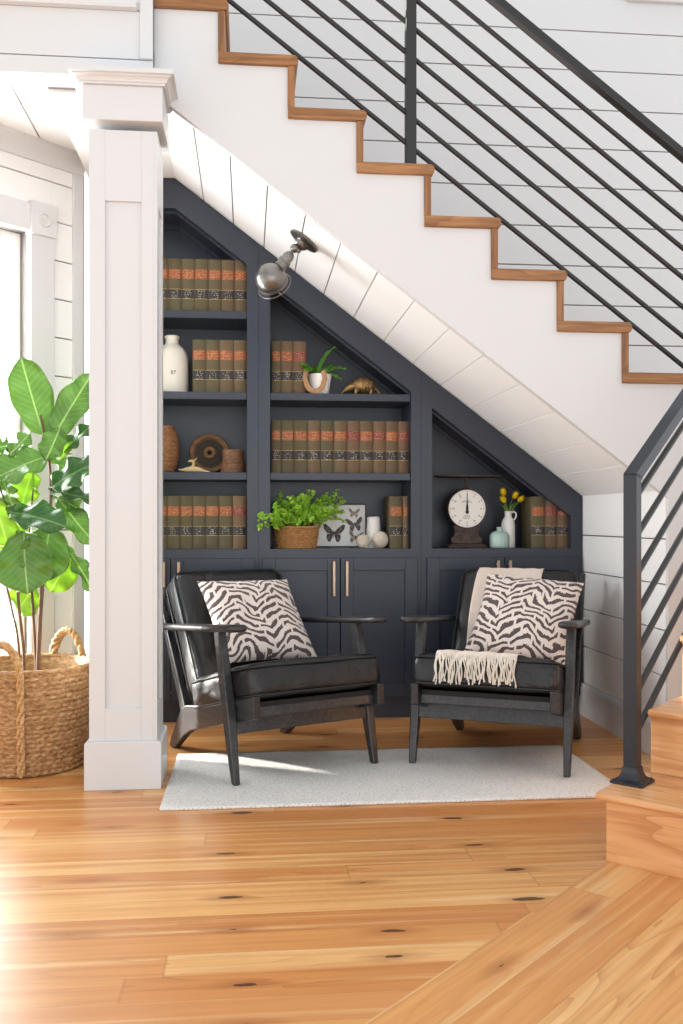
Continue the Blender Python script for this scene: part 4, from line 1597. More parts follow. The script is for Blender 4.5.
for i, ((u, v), lb, Yq) in enumerate(tl_):
    hd = P(u, v, Yq)
    q = Vector((hd.x - JX, hd.y - JY, hd.z - JZ))
    b0 = Vector((q.x * 0.10, q.y * 0.1, 0.155))
    ox_ = Vector(((-0.004, 0.003, -0.003, 0.004)[i], (0.004, -0.004, -0.003, 0.004)[i], 0))
    b0 += ox_
    tu = thing('tulip', lb, 'flower', (JX, JY, JZ), group='yellow tulips in the white jug')
    ctrl = Vector((q.x * 0.25, q.y * 0.25, 0.155 + (q.z - 0.155) * 0.62)) + ox_
    pth = [b0 * (1 - s_) ** 2 + ctrl * 2 * s_ * (1 - s_) + (q - Vector((0, 0, 0.012))) * s_ * s_ for s_ in [k / 10 for k in range(11)]]
    MB().tube(pth, 0.0022, 8).build('stem', M['tulip_leaf'], tu, smooth=60)
    dirv = (pth[-1] - pth[-2]).normalized()
    m = frame_to(tuple(pth[-1]), tuple(pth[-1] + dirv))
    mb = MB()
    for k in range(6):
        a0 = k * pi / 3
        inner = 0.85 if k % 2 else 1.0

        def pf(u_, v_, a0=a0, inner=inner):
            a = a0 + (u_ - 0.5) * 1.25 * (1 - 0.75 * v_ ** 3)
            r_ = 0.016 * inner * (sin(pi * (0.08 + 0.80 * v_)) ** 0.7)
            return (r_ * cos(a), r_ * sin(a), 0.042 * v_ - 0.004)
        mb.grid(5, 9, pf, m)
    mb.build('flower', M['tulip'], tu, smooth=80, solid=0.0008, recalc=False)
    # one upright leaf each
    tip = Vector((q.x * 0.95 + (-0.022, -0.012, 0.012, 0.026)[i], q.y - 0.006, 0.19 + 0.055 * (0.6 + 0.15 * i)))
    c2 = Vector((q.x * 0.2, q.y * 0.2 - 0.006, 0.215))
    st0 = b0 + Vector((0.002, -0.002, 0))

    def lf_(u_, v_, st0=st0, c2=c2, tip=tip):
        p = st0 * (1 - v_) ** 2 + c2 * 2 * v_ * (1 - v_) + tip * v_ * v_
        w = 0.0075 * (0.35 + 0.65 * sin(pi * min(1, v_ * 0.9 + 0.1))) * (1 - v_ ** 6)
        return p + Vector(((u_ - 0.5) * 2 * w, abs(u_ - 0.5) * 0.006, 0))
    MB().grid(4, 12, lf_).build('leaf', M['tulip_leaf'], tu, smooth=80, solid=0.0008, recalc=False)

# ------------------------------------------------------------------ wall lamp on the soffit
pl_c = P(304.5, 237, 4.15)
pz = zs(pl_c.x)
lamp = thing('swivel_lamp', 'brushed nickel swivel lamp fixed to the white sloped soffit', 'lamp', (pl_c.x, 4.15, pz))
nrm = Vector((-0.755, 0, -1)).normalized()          # away from the soffit
L0 = Vector((0, 0, 0))
m = frame_to((0, 0, 0), tuple(nrm))
mb = MB()
mb.lathe([(0, 0.001), (0.068, 0.001), (0.071, 0.005), (0.071, 0.010), (0.062, 0.013), (0.034, 0.015), (0.030, 0.020), (0, 0.02)], 48, m)
mb.build('ceiling_plate', M['nickel'], lamp, smooth=35)


def rel(u, v, Y=4.13):
    q = P(u, v, Y)
    return Vector((q.x - pl_c.x, q.y - 4.15, q.z - pz))


j0 = nrm * 0.016
j1 = rel(299, 245.5)
j2 = rel(294.5, 248.5)
j3 = rel(291.5, 253)
j4 = rel(281, 265.5)
hd = rel(270.8, 279)
mb = MB()
m = frame_to(tuple(j0), tuple(j1))
ln = (j1 - j0).length
mb.lathe([(0, 0), (0.033, 0), (0.034, 0.006), (0.027, 0.014), (0.021, ln * 0.6), (0.025, ln * 0.68), (0.025, ln * 0.9), (0.014, ln + 0.004), (0, ln + 0.004)], 28, m)
mb.build('swivel_socket', M['nickel'], lamp, smooth=40)
mb = MB()
mb.ball(tuple(j2), 0.0195, 20, 12)
kn = Vector((0.018, -0.006, -0.012))
mb.ball(tuple(j2 + kn), 0.010, 16, 10)
mb.build('knuckle', M['nickel'], lamp, smooth=60)
mb = MB()
mb.tube([j2, j3], 0.0075, 14)
m = frame_to(tuple(j3), tuple(j4))
ln = (j4 - j3).length
mb.lathe([(0, 0), (0.012, 0.0), (0.020, 0.008), (0.0245, 0.02), (0.025, ln * 0.55), (0.028, ln * 0.57), (0.028, ln * 0.74), (0.025, ln * 0.76), (0.027, ln + 0.01), (0, ln + 0.01)], 28, m)
mb.build('lamp_holder', M['nickel'], lamp, smooth=40)
# spherical shade, its mouth turned towards the books and a little down and right
axis = Vector((0.42, 0.75, -0.50)).normalized()
m = frame_to(tuple(hd), tuple(hd + axis))
RS = 0.0665
prof = []
for i in range(25):
    th = radians(180 - (180 - 72) * i / 24)
    prof.append((max(0.0, RS * sin(th)), RS * cos(th)))
mb = MB()
mb.lathe(prof, 48, m)
mb.build('shade', M['nickel'], lamp, smooth=60, solid=0.002, recalc=False)
mb = MB()
zr, rr = prof[-1][1], prof[-1][0]
mb.lathe([(rr - 0.004, zr - 0.002), (rr + 0.004, zr - 0.003), (rr + 0.006, zr + 0.004), (rr + 0.004, zr + 0.012), (rr - 0.003, zr + 0.012), (rr - 0.004, zr - 0.002)], 48, m)
mb.tube([((rr + 0.012) * cos(a * pi / 24), (rr + 0.012) * sin(a * pi / 24), zr + 0.02) for a in range(48)], 0.0026, 8, True, mtx=m)
for a in range(3):
    aa = a * 2 * pi / 3 + 0.4
    mb.tube([((rr + 0.002) * cos(aa), (rr + 0.002) * sin(aa), zr + 0.006), ((rr + 0.012) * cos(aa), (rr + 0.012) * sin(aa), zr + 0.02)], 0.002, 6, mtx=m)
mb.build('rim_ring', M['nickel'], lamp, smooth=40)
mb = MB()
mb.ball((0, 0, -0.005), (0.026, 0.026, 0.034), 20, 12, m)
mb.build('bulb', M['ceramic'], lamp, smooth=60)
mb = MB()
q = j4 + Vector((0.012, -0.012, -0.004))
mb.tube([q + Vector((0.012 * cos(a * pi / 10), 0, 0.012 * sin(a * pi / 10))) for a in range(20)], 0.0022, 6, True)
mb.build('thumb_ring', M['nickel'], lamp, smooth=60)

# ------------------------------------------------------------------ railings
up = thing('stair_railing', 'black iron stair railing of seven sloping bars on the upper flight', 'railing', (0.69, 3.80, Z0 - 3 * RISE))
UX, UY, UZ = 0.69, 3.80, Z0 - 3 * RISE
SL = 0.757


def upz(x, z_at0677):
    return z_at0677 - SL * (x - 0.677)


xa_, xb_ = -0.95, 2.12
bz = [2.491 + (2.368 - 1.634) / 6 * k for k in range(7)]
for k in range(7):
    MB().tube([(xa_ - UX, 0, upz(xa_, bz[k]) - UZ), (xb_ - UX, 0, upz(xb_, bz[k]) - UZ)], 0.0098, 12).build('bar', M['iron_bar'], up, smooth=40)
mb = MB()
zr0 = 2.491 + (2.51 - 1.634)
d = 0.021
mb.prism([(xa_ - UX, upz(xa_, zr0) - UZ - d), (xb_ - UX, upz(xb_, zr0) - UZ - d), (xb_ - UX, upz(xb_, zr0) - UZ + d), (xa_ - UX, upz(xa_, zr0) - UZ + d)], -0.022, 0.022, 'y')
mb.build('handrail', M['iron_bar'], up, smooth=0, bevel=0.004)
xp = PX(410.5, 3.80)
for x_ in (xp,):
    mb = MB()
    mb.box(x_ - 0.0215 - UX, x_ + 0.0215 - UX, -0.0215, 0.0215, 0.0005, upz(x_, zr0) - UZ - 0.01)
    mb.build('post', M['iron_bar'], up, smooth=0, bevel=0.003)
    mb = MB()
    mb.box(x_ - 0.034 - UX, x_ + 0.034 - UX, -0.034, 0.034, 0.0002, 0.006)
    mb.build('post_foot', M['iron_bar'], up, smooth=0, bevel=0.002)

# lower flight at 45 degrees; local x = along the risers (to the right), local y = up the flight
LF = thing('staircase', 'lowest pine steps turning up to the right of the rug', 'staircase', (1.042, 2.689, 0), -45 + 0.0, kind='structure')
SR, SRUN, SW = 0.2035, 0.28, 1.05
for i in range(4):
    y0 = i * SRUN
    z1 = SR * (i + 1)
    xs0 = 0.0 if i == 0 else 0.0235
    MB().box(xs0, SW, y0, y0 + 0.022, SR * i, z1 - 0.024).build('riser', M['step'], LF, smooth=0, bevel=0.0015)
    # side panel closes the left end
    MB().box(xs0, xs0 + 0.02, y0 + 0.022, y0 + SRUN + (0.0 if i < 3 else 0.1), 0 if i == 0 else SR * i - 0.0, z1 - 0.024).build('side_panel', M['step'], LF, smooth=0)
    if i:
        MB().box(xs0, xs0 + 0.02, y0, y0 + SRUN, 0, SR * i - 0.026).build('side_panel', M['step'], LF, smooth=0)
    mb = MB()
    h = 0.024
    yb = y0 + SRUN + (0.0 if i < 3 else 0.1)
    prof = [(yb, z1 - h)]
    prof.append((y0 - 0.012, z1 - h))
    for k in range(7):
        a = -pi / 2 - pi * k / 6
        prof.append((y0 - 0.012 + 0.017 * cos(a), z1 - h / 2 + h / 2 * sin(a)))
    prof.append((yb, z1))
    mb.prism(prof, -0.022 if i == 0 else xs0, SW, 'x')
    mb.build('tread', M['step'], LF, smooth=40, bevel=0.004)
mb = MB()

# lower railing in the same turned frame
lr = thing('stair_railing', 'blue black iron post and sloping bars standing on the lowest step', 'railing', (1.042, 2.689, SR), -45)
PXL, PYL = 0.022, 0.14
hw = 0.0205
zt0 = 1.15 - SR                       # top of post at its front face
LS = 0.62


def ramp_z(y, z0):
    return z0 + LS * (y - PYL)


mb = MB()
mb.prism([(PYL - hw, 0.001), (PYL + hw, 0.001), (PYL + hw, ramp_z(PYL + hw, zt0) - 0.03), (PYL - hw, zt0 - 0.012)], PXL - hw, PXL + hw, 'x')
mb.build('post', M['iron'], lr, smooth=0, bevel=0.002)
mb = MB()
rings_ = [(0.050, 0.001), (0.050, 0.008), (0.040, 0.012), (0.03, 0.02), (0.0245, 0.034), (0.0225, 0.05)]
mb.loft([[(PXL + sx_ * r_, PYL + sy_ * r_, z_) for sx_, sy_ in ((-1, -1), (1, -1), (1, 1), (-1, 1))] for r_, z_ in rings_])
for sx_ in (-1, 1):
    for sy_ in (-1, 1):
        mb.ball((PXL + sx_ * 0.041, PYL + sy_ * 0.041, 0.010), (0.006, 0.006, 0.004), 10, 6)
mb.build('post_foot', M['iron'], lr, smooth=35)
mb = MB()
yend = 1.25
mb.prism([(PYL - hw, zt0 - 0.02), (PYL + hw, ramp_z(PYL + hw, zt0) - 0.045), (yend, ramp_z(yend, zt0) - 0.045), (yend, ramp_z(yend, zt0)), (PYL - hw, ramp_z(PYL - hw, zt0))], PXL - hw, PXL + hw, 'x')
mb.build('handrail', M['iron'], lr, smooth=0, bevel=0.002)
for k in range(7):
    z0 = 0.312 - SR + 0.1207 * k
    mb = MB()
    mb.tube([(PXL - 0.0095, PYL, ramp_z(PYL, z0)), (PXL - 0.0095, yend, ramp_z(yend, z0))], 0.0098, 12)
    mb.build('bar', M['iron_bar'], lr, smooth=40)
mb = MB()
mb.box(PXL - hw, PXL + hw, yend - 0.02, yend + 0.02, SR * 3 + 0.001, ramp_z(yend, zt0) - 0.01)
mb.build('post', M['iron'], lr, smooth=0, bevel=0.002)

# ------------------------------------------------------------------ rug
mb = MB()
n = 60
rx0, rx1, ry0, ry1 = -0.302, 1.372, 3.295, 4.06


def rugf(u, v):
    x_ = rx0 + (rx1 - rx0) * u + 0.02 * (v) * (1 - 2 * u) * 0.4
    y_ = ry0 + (ry1 - ry0) * v
    return (x_, y_, 0.0085 + 0.0008 * sin(u * 40) * sin(v * 23))


vs, fs = [], []
mb.grid(80, 40, rugf)
rug = mb.build('rug', M['rug'], None, smooth=60, recalc=False)
md = rug.modifiers.new('solid', 'SOLIDIFY')
md.thickness = 0.0075
md.offset = -1
tag(rug, 'pale grey flat woven rug under the two armchairs', 'rug')

# ------------------------------------------------------------------ armchairs
def chair_frame(label, loc, rotz):
    ch = thing('armchair', label, 'armchair', loc, rotz, group=None)
    zr = 0.0093
    W = 0.3075
    # front legs: taper to the foot, rake back to the arm
    for sg in (-1, 1):
        mb = MB()
        secs = []
        for (y_, z_, wx, wy) in ((0.0, zr, 0.026, 0.028), (0.035, 0.15, 0.034, 0.044), (0.06, 0.26, 0.038, 0.056), (0.105, 0.42, 0.036, 0.052), (0.148, 0.578, 0.034, 0.052)):
            secs.append([(sg * W + a * wx / 2, y_ + b * wy / 2, z_) for a, b in ((-1, -1), (1, -1), (1, 1), (-1, 1))])
        mb.loft(secs)
        mb.build('leg', M['chairwood'], ch, smooth=0, bevel=0.005)
    XRL = 0.272
    for sg in (-1, 1):
        mb = MB()
        mb.prism([(-0.105, 0.268), (0.30, 0.167), (0.50, 0.113), (0.565, 0.082), (0.690, 0.0005), (0.738, 0.0005), (0.722, 0.04), (0.635, 0.15), (0.605, 0.188), (0.55, 0.212), (0.30, 0.252), (-0.105, 0.352)],
                 sg * XRL - 0.016, sg * XRL + 0.016, 'x')
        mb.build('rear_leg', M['chairwood'], ch, smooth=0, bevel=0.005)
        mb = MB()
        mb.prism([(0.552, 0.19), (0.605, 0.165), (0.80, 0.475), (0.957, 0.722), (0.95, 0.738), (0.933, 0.742), (0.76, 0.492)], sg * XRL - 0.0145, sg * XRL + 0.0145, 'x')
        mb.build('back_post', M['chairwood'], ch, smooth=0, bevel=0.005)
        # paddle arm
        mb = MB()
        secs = []
        rows_ = [(-0.055, 0.012, 0.314), (-0.050, 0.026, 0.314), (-0.035, 0.036, 0.314), (0.0, 0.041, 0.314), (0.06, 0.042, 0.314), (0.2, 0.039, 0.312), (0.4, 0.033, 0.308), (0.6, 0.028, 0.303), (0.72, 0.025, 0.30), (0.772, 0.024, 0.30), (0.78, 0.018, 0.30)]
        for (y_, hw_, xo) in rows_:
            zc_ = 0.601 - 0.088 * (y_ + 0.1)
            th = 0.0145 if -0.05 < y_ < 0.775 else 0.009
            ring_ = []
            for k in range(16):
                a = 2 * pi * k / 16
                cx_, sz_ = cos(a), sin(a)
                ring_.append((sg * (xo + hw_ * (abs(cx_) ** 0.6) * (1 if cx_ > 0 else -1)), y_, zc_ + th * (abs(sz_) ** 0.7) * (1 if sz_ > 0 else -1)))
            secs.append(ring_)
        mb.loft(secs)
        mb.build('armrest', M['chairwood'], ch, smooth=50)
    # cross rails
    mb = MB()
    mb.prism([(0.03, 0.19), (0.052, 0.19), (0.062, 0.252), (0.04, 0.252)], -W + 0.012, W - 0.012, 'x')
    mb.build('apron', M['chairwood'], ch, smooth=0, bevel=0.003)
    mb = MB()
    mb.prism([(-0.075, 0.27), (-0.05, 0.265), (-0.045, 0.302), (-0.07, 0.305)], -0.256, 0.256, 'x')
    mb.build('seat_rail', M['chairwood'], ch, smooth=0, bevel=0.003)
    mb = MB()
    mb.prism([(0.50, 0.122), (0.525, 0.117), (0.537, 0.168), (0.512, 0.174)], -0.256, 0.256, 'x')
    mb.build('rear_rail', M['chairwood'], ch, smooth=0, bevel=0.003)
    for t_ in (0.18, 0.42, 0.66, 0.90):
        y_, z_ = 0.60 + 0.335 * t_, 0.205 + 0.51 * t_
        mb = MB()
        mb.cbox((0, 0, 0), (0.516, 0.016, 0.05), T(0, y_, z_) @ R('X', -34))
        mb.build('back_slat', M['chairwood'], ch, smooth=0, bevel=0.003)
    tilt = -14.0
    # webbing deck
    mb = MB()
    mb.box(-0.254, 0.254, -0.275, 0.27, -0.018, 0.018)
    mb.build('seat_deck', M['deck'], ch, T(0, 0.20, 0.239) @ R('X', -14), smooth=0, bevel=0.004, label='dark cloth seat base')
    # seat cushion
    mb = MB()
    rounded_box(mb, 0.575, 0.60, 0.125, 0.032, 12, (0.022, 0.004), None, 0.004, 3)
    mseat = T(0, 0.205, 0.332) @ R('X', tilt)
    sc_ = mb.build('seat_cushion', M['leather'], ch, mseat, smooth=60)
    mb = MB()
    for z_ in (0.052, -0.052):
        mb.tube(rrect(0.286, 0.298, 0.035, z_), 0.0042, 8, True)
    mb.build('piping', M['piping'], sc_, smooth=60)
    mb = MB()
    rounded_box(mb, 0.535, 0.56, 0.125, 0.034, 12, (0.02, 0.004), None, 0.004, 9)
    # local z of this cushion is its front normal after tilting
    rec = 33
    mback = T(0, 0.650, 0.502) @ R('X', 90 - rec)
    bc_ = mb.build('back_cushion', M['leather'], ch, mback, smooth=60)
    mb = MB()
    for z_ in (0.052, -0.052):
        mb.tube(rrect(0.266, 0.278, 0.05, z_), 0.0042, 8, True)
    mb.build('piping', M['piping'], bc_, smooth=60)
    return ch


A_LOC, A_ROT = (0.2325, 3.693, 0.0), 25.5
B_LOC, B_ROT = (0.943, 3.682, 0.0), -25.5
chA = chair_frame('black leather armchair standing nearest the white column', A_LOC, A_ROT)
chB = chair_frame('black leather armchair with the blush throw, near the iron post', B_LOC, B_ROT)


def pillow(label, base, rotz, loc, rec, roll, size=0.45, thick=0.15, seed=1):
    mb = MB()
    n = 36
    h = size / 2
    vs, idx = [], {}

    def pt(i, j, side):
        u, v = -1 + 2 * i / n, -1 + 2 * j / n
        e = ((1 - abs(u) ** 3.0) * (1 - abs(v) ** 3.0))
        t_ = thick / 2 * max(0, e) ** 0.55
        pin = 0.055
        x_ = u * h * (1 - pin * (1 - v * v))
        z_ = v * h * (1 - pin * (1 - u * u))
        p = Vector((x_, side * t_, z_))
        p.y += 0.006 * mnoise.noise(Vector((u * 2.2 + seed * 5, v * 2.2, side))) * e
        return p
    fs = []
    for side in (-1, 1):
        for j in range(n + 1):
            for i in range(n + 1):
                edge = i in (0, n) or j in (0, n)
                key = (i, j, 0 if edge else side)
                if key not in idx:
                    idx[key] = len(vs)
                    vs.append(pt(i, j, side))
        for j in range(n):
            for i in range(n):
                q = []
                for a, b in ((i, j), (i + 1, j), (i + 1, j + 1), (i, j + 1)):
                    edge = a in (0, n) or b in (0, n)
                    q.append(idx[(a, b, 0 if edge else side)])
                fs.append(tuple(q) if side < 0 else tuple(q[::-1]))
    mb.vf(vs, fs)
    mw = T(*base) @ R('Z', rotz) @ T(*loc) @ R('X', -rec) @ R('Y', roll)
    o = mb.build('throw_pillow', M['zebra'], None, mw, smooth=70)
    return tag(o, label, 'pillow', 'zebra print pillows')


pillow('cream zebra print pillow on the armchair nearest the white column', A_LOC, A_ROT, (0.012, 0.475, 0.566), 43, 1, 0.44, 0.13, 1)
pillow('cream zebra print pillow lying over the blush throw', B_LOC, B_ROT, (0.072, 0.468, 0.572), 42, 6, 0.44, 0.13, 2)

# throw draped over the right chair
thr = thing('throw_blanket', 'blush throw with cream fringe draped over the right armchair', 'blanket', B_LOC, B_ROT)
BCY, BCZ, BREC = 0.650, 0.502, 33.0


def on_back(ly, lz):
    a = radians(90 - BREC)
    return (BCY + ly * cos(a) - lz * sin(a), BCZ + ly * sin(a) + lz * cos(a))


def on_seat(ly):
    a = radians(-14.0)
    lz = 0.0625 + 0.022 * sqrt(max(0, 1 - (ly / 0.3) ** 2)) + 0.007
    return (0.205 + ly * cos(a) - lz * sin(a), 0.332 + ly * sin(a) + lz * cos(a))


path = [on_back(*q) for q in ((0.12, -0.078), (0.18, -0.078), (0.24, -0.072), (0.273, -0.055), (0.288, -0.03), (0.292, 0.0), (0.29, 0.03), (0.276, 0.058),
                              (0.24, 0.078), (0.17, 0.088), (0.09, 0.094), (0.0, 0.096), (-0.08, 0.094), (-0.15, 0.090))]
path += [on_seat(q) for q in (0.17, 0.12, 0.05, -0.05, -0.15, -0.22, -0.265, -0.29)]
path += [(path[-1][0] - 0.012, path[-1][1] - 0.012), (path[-1][0] - 0.016, path[-1][1] - 0.032)]
# arc length table
acc = [0]
for p, q in zip(path[:-1], path[1:]):
    acc.append(acc[-1] + sqrt((p[0] - q[0]) ** 2 + (p[1] - q[1]) ** 2))


def along(s):
    s *= acc[-1]
    for i in range(len(path) - 1):
        if s <= acc[i + 1] + 1e-9:
            k = (s - acc[i]) / (acc[i + 1] - acc[i])
            return (path[i][0] + (path[i + 1][0] - path[i][0]) * k, path[i][1] + (path[i + 1][1] - path[i][1]) * k)
    return path[-1]


def throw_pt(u, v):
    y_, z_ = along(v)
    xc = -0.04 + 0.012 * v
    hw_ = 0.148 + 0.012 * v
    x_ = xc + (u - 0.5) * 2 * hw_ + 0.01 * sin(v * 9 + 1)
    wv = 0.006 * sin(u * 13 + v * 3) * (0.5 + 0.5 * v) + 0.004 * mnoise.noise(Vector((u * 5, v * 9, 1)))
    return Vector((x_, y_ - abs(wv) * 0.5, z_ + abs(wv) * 0.8))


mb = MB()
mb.grid(36, 90, throw_pt)
mb.build('cloth', M['throw'], thr, smooth=70, solid=0.005, recalc=False)
mb = MB()
rs = random.Random(3)
for k in range(58):
    u = (k + 0.5) / 58
    p = throw_pt(u, 0.985) + Vector((0, -0.003, 0.003))
    L = rs.uniform(0.085, 0.115)
    pts_ = []
    jx = rs.uniform(-0.014, 0.014)
    for i in range(8):
        t_ = i / 7
        pts_.append(p + Vector((jx * t_ + 0.003 * sin(t_ * 9 + k), -0.022 * min(1, t_ * 3) - 0.003 * rs.random(), -L * t_ ** 1.15)))
    mb.tube(pts_, [0.0026] * 7 + [0.0036], 6)
mb.build('fringe', M['fringe'], thr, smooth=60, label='cream knotted fringe')

# ------------------------------------------------------------------ seagrass basket and fig tree
BX, BYY = PX(29, 3.98), 3.98
bk = thing('floor_basket', 'large round seagrass basket on the floor beside the column', 'basket', (BX, BYY, 0))
prof = []
rows = 132
HB = 0.405
for j in range(rows + 1):
    t_ = j / rows
    prof.append((0.219 + 0.030 * sin(pi * 0.5 * min(1, t_ * 1.25)) + 0.0, 0.004 + HB * t_))
nseg = 220
vs, fs = [], []
for j in range(rows + 1):
    r_, z_ = prof[j]
    row = j // 6
    ph = (j % 6) / 6.0
    for i in range(nseg):
        a = 2 * pi * i / nseg
        # twisted strands, direction alternating with each round
        sl = 1 if row % 2 else -1
        w = 0.0042 * sin(pi * ph) + 0.0034 * sin(a * 44 + sl * ph * 3.0 + row * 1.7)
        vs.append(((r_ + w) * cos(a), (r_ + w) * sin(a), z_))
for j in range(rows):
    for i in range(nseg):
        k = (i + 1) % nseg
        fs.append((j * nseg + i, j * nseg + k, (j + 1) * nseg + k, (j + 1) * nseg + i))
mb = MB()
mb.vf(vs, fs)
inner = [(0.245, HB + 0.004), (0.238, HB), (0.235, 0.2), (0.20, 0.02), (0, 0.02)]
mb.lathe(inner, 80)
mb.lathe([(0, 0.002), (0.215, 0.002)], 80)
mb.build('body', M['seagrass'], bk, smooth=70, recalc=False)
mb = MB()
mb.tube([(0.2465 * cos(2 * pi * i / 120), 0.2465 * sin(2 * pi * i / 120), HB + 0.003 + 0.002 * sin(i * 2.1)) for i in range(120)], 0.010, 8, True)
mb.build('rim', M['seagrass'], bk, smooth=60)


def rope(mb, pth, r0):
    # three strands twisted together
    n_ = len(pth)
    for s_ in range(3):
        q = []
        for i, p in enumerate(pth):
            p = Vector(p)
            d = (Vector(pth[min(i + 1, n_ - 1)]) - Vector(pth[max(i - 1, 0)])).normalized()
            a_ = d.orthogonal().normalized() if False else (d.cross(Vector((0.3, 0.2, 1))).normalized())
            b_ = d.cross(a_)
            ang = i * 0.62 + s_ * 2 * pi / 3
            q.append(p + (a_ * cos(ang) * 1.35 + b_ * sin(ang) * 0.8) * r0)
        mb.tube(q, r0 * 0.95, 7)


for az in (258, 62):
    ca, sa = cos(radians(az)), sin(radians(az))
    rad_ = 0.258
    mb = MB()
    # strap that runs down the side, once for each end of the loop
    pth = []
    ax2 = (-sa, ca)
    gap = 0.085
    for (g,) in ((-1,), (1,)):
        p2 = []
        for i in range(30):
            t_ = i / 29
            rr_ = 0.226 + 0.030 * sin(pi * 0.5 * min(1, t_ * 1.25)) + 0.006
            aa = radians(az) + g * gap / 0.25 * (0.9)
            p2.append((rr_ * cos(aa), rr_ * sin(aa), 0.012 + HB * t_))
        rope(mb, p2, 0.0085)
    loop = []
    for i in range(34):
        t_ = i / 33
        aa = radians(az) + (2 * t_ - 1) * gap / 0.25 * 0.9
        lift = sin(pi * t_) ** 0.55
        rr_ = 0.256 - 0.012 * lift
        loop.append((rr_ * cos(aa), rr_ * sin(aa), HB + 0.0 + 0.115 * lift))
    rope(mb, loop, 0.0095)
    mb.build('handle', M['handle_rope'], bk, smooth=60)

fig = thing('fig_tree', 'tall fiddle leaf fig with broad leaves growing from the seagrass basket', 'plant', (BX, BYY, 0.0))
MB().lathe([(0, 0.022), (0.16, 0.022), (0.185, 0.29), (0.178, 0.30), (0.17, 0.285), (0, 0.292)], 48).build('soil', M['soil'], fig, smooth=40, label='dark soil in the nursery pot')


def fp(u, v, Y=3.98):
    q = P(u, v, Y)
    return Vector((q.x - BX, q.y - BYY, q.z))


stems = [
    ([fp(38, 690), fp(38.5, 655), fp(42, 590), fp(47, 540), fp(50, 512), fp(51, 487), fp(49, 460), fp(45, 438), fp(41, 415)], 0.0095, 0.004),
    ([fp(37, 690, 4.0), fp(35.5, 655, 4.0), fp(32, 595, 4.0), fp(28, 560, 4.0), fp(30, 525, 4.02), fp(33, 490, 4.03)], 0.006, 0.003),
    ([fp(25, 690, 3.95), fp(23.5, 650, 3.95), fp(18, 595, 3.95), fp(19, 560, 3.94), fp(15, 540, 3.93), fp(6, 505, 3.92), fp(0, 488, 3.92), fp(-8, 462, 3.92)], 0.0065, 0.003),
    ([fp(21, 690, 3.97), fp(18, 640, 3.97), fp(8, 592, 3.96), fp(0, 562, 3.96), fp(-10, 525, 3.95), fp(-22, 480, 3.95)], 0.005, 0.0025)]
stem_pts = []
for pts_, r0, r1 in stems:
    n_ = len(pts_)
    fine = []
    for i in range(n_ - 1):
        p0 = pts_[max(i - 1, 0)]
        p1, p2 = pts_[i], pts_[i + 1]
        p3 = pts_[min(i + 2, n_ - 1)]
        for k in range(6):
            t_ = k / 6
            fine.append(0.5 * ((2 * p1) + (p2 - p0) * t_ + (2 * p0 - 5 * p1 + 4 * p2 - p3) * t_ * t_ + (3 * p1 - p0 - 3 * p2 + p3) * t_ ** 3))
    fine.append(pts_[-1])
    rads_ = [r0 + (r1 - r0) * i / (len(fine) - 1) + 0.0006 * (i % 4 == 0) for i in range(len(fine))]
    MB().tube(fine, rads_, 10).build('stem', M['bark'], fig, smooth=50)
    stem_pts += fine[14:]


def leaf(base, tip, width, mat, face=(0, -1, 0.25), bend=0.12, fold=0.12, seed=0, cup=0.0):
    base, tip = Vector(base), Vector(tip)
    L = (tip - base).length
    yv = (tip - base).normalized()
    zv = Vector(face) - yv * Vector(face).dot(yv)
    zv.normalize()
    xv = yv.cross(zv)
    rs_ = random.Random(seed)
    ph = rs_.uniform(0, 6)
    hw_ = width / 2

    def wprof(t_):
        # fiddle outline: narrow base lobe, waist, broad end with shallow notch
        return (0.30 + 0.70 * sin(pi * (0.12 + 0.68 * t_)) ** 1.4) * min(1, (t_ / 0.10 + 0.02) ** 0.5) * (max(0, 1 - ((t_ - 0.72) / 0.285) ** 2) ** 0.5 if t_ > 0.72 else 1)

    def fn(u, v):
        k = (u - 0.5) * 2
        w = hw_ * wprof(v)
        x_ = k * w
        y_ = L * v - 0.04 * L * abs(k) ** 2 * (v > 0.5) * 0.5
        z_ = fold * abs(x_) + bend * L * (-(v - 0.5) ** 2 * 1.6 + 0.4) + 0.017 * sin(v * 15 + ph + k * 1.5) * abs(k) ** 1.5 + cup * x_ * x_ / hw_
        return (x_, y_, z_)
    mb = MB()
    mb.grid(10, 22, fn)
    m = Matrix((( xv.x, yv.x, zv.x, base.x), (xv.y, yv.y, zv.y, base.y), (xv.z, yv.z, zv.z, base.z), (0, 0, 0, 1)))
    # petiole back to the nearest stem, kept inside the same leaf mesh
    lo = m.inverted()
    near = min(stem_pts, key=lambda q: (q - base).length + max(0, (q.z - base.z)) * 0.6)
    if (near - base).length < 0.22:
        a, b = lo @ near, Vector(fn(0.5, 0.0))
        mid_ = (a + b) / 2 + Vector((0, -0.01, 0.006))
        c_ = Vector(fn(0.5, 0.12))
        mb.tube([a, mid_, b, c_], [0.0028, 0.0024, 0.0024, 0.0015], 7)
    return mb.build('leaf', mat, fig, m, smooth=80, solid=0.0012, recalc=False)


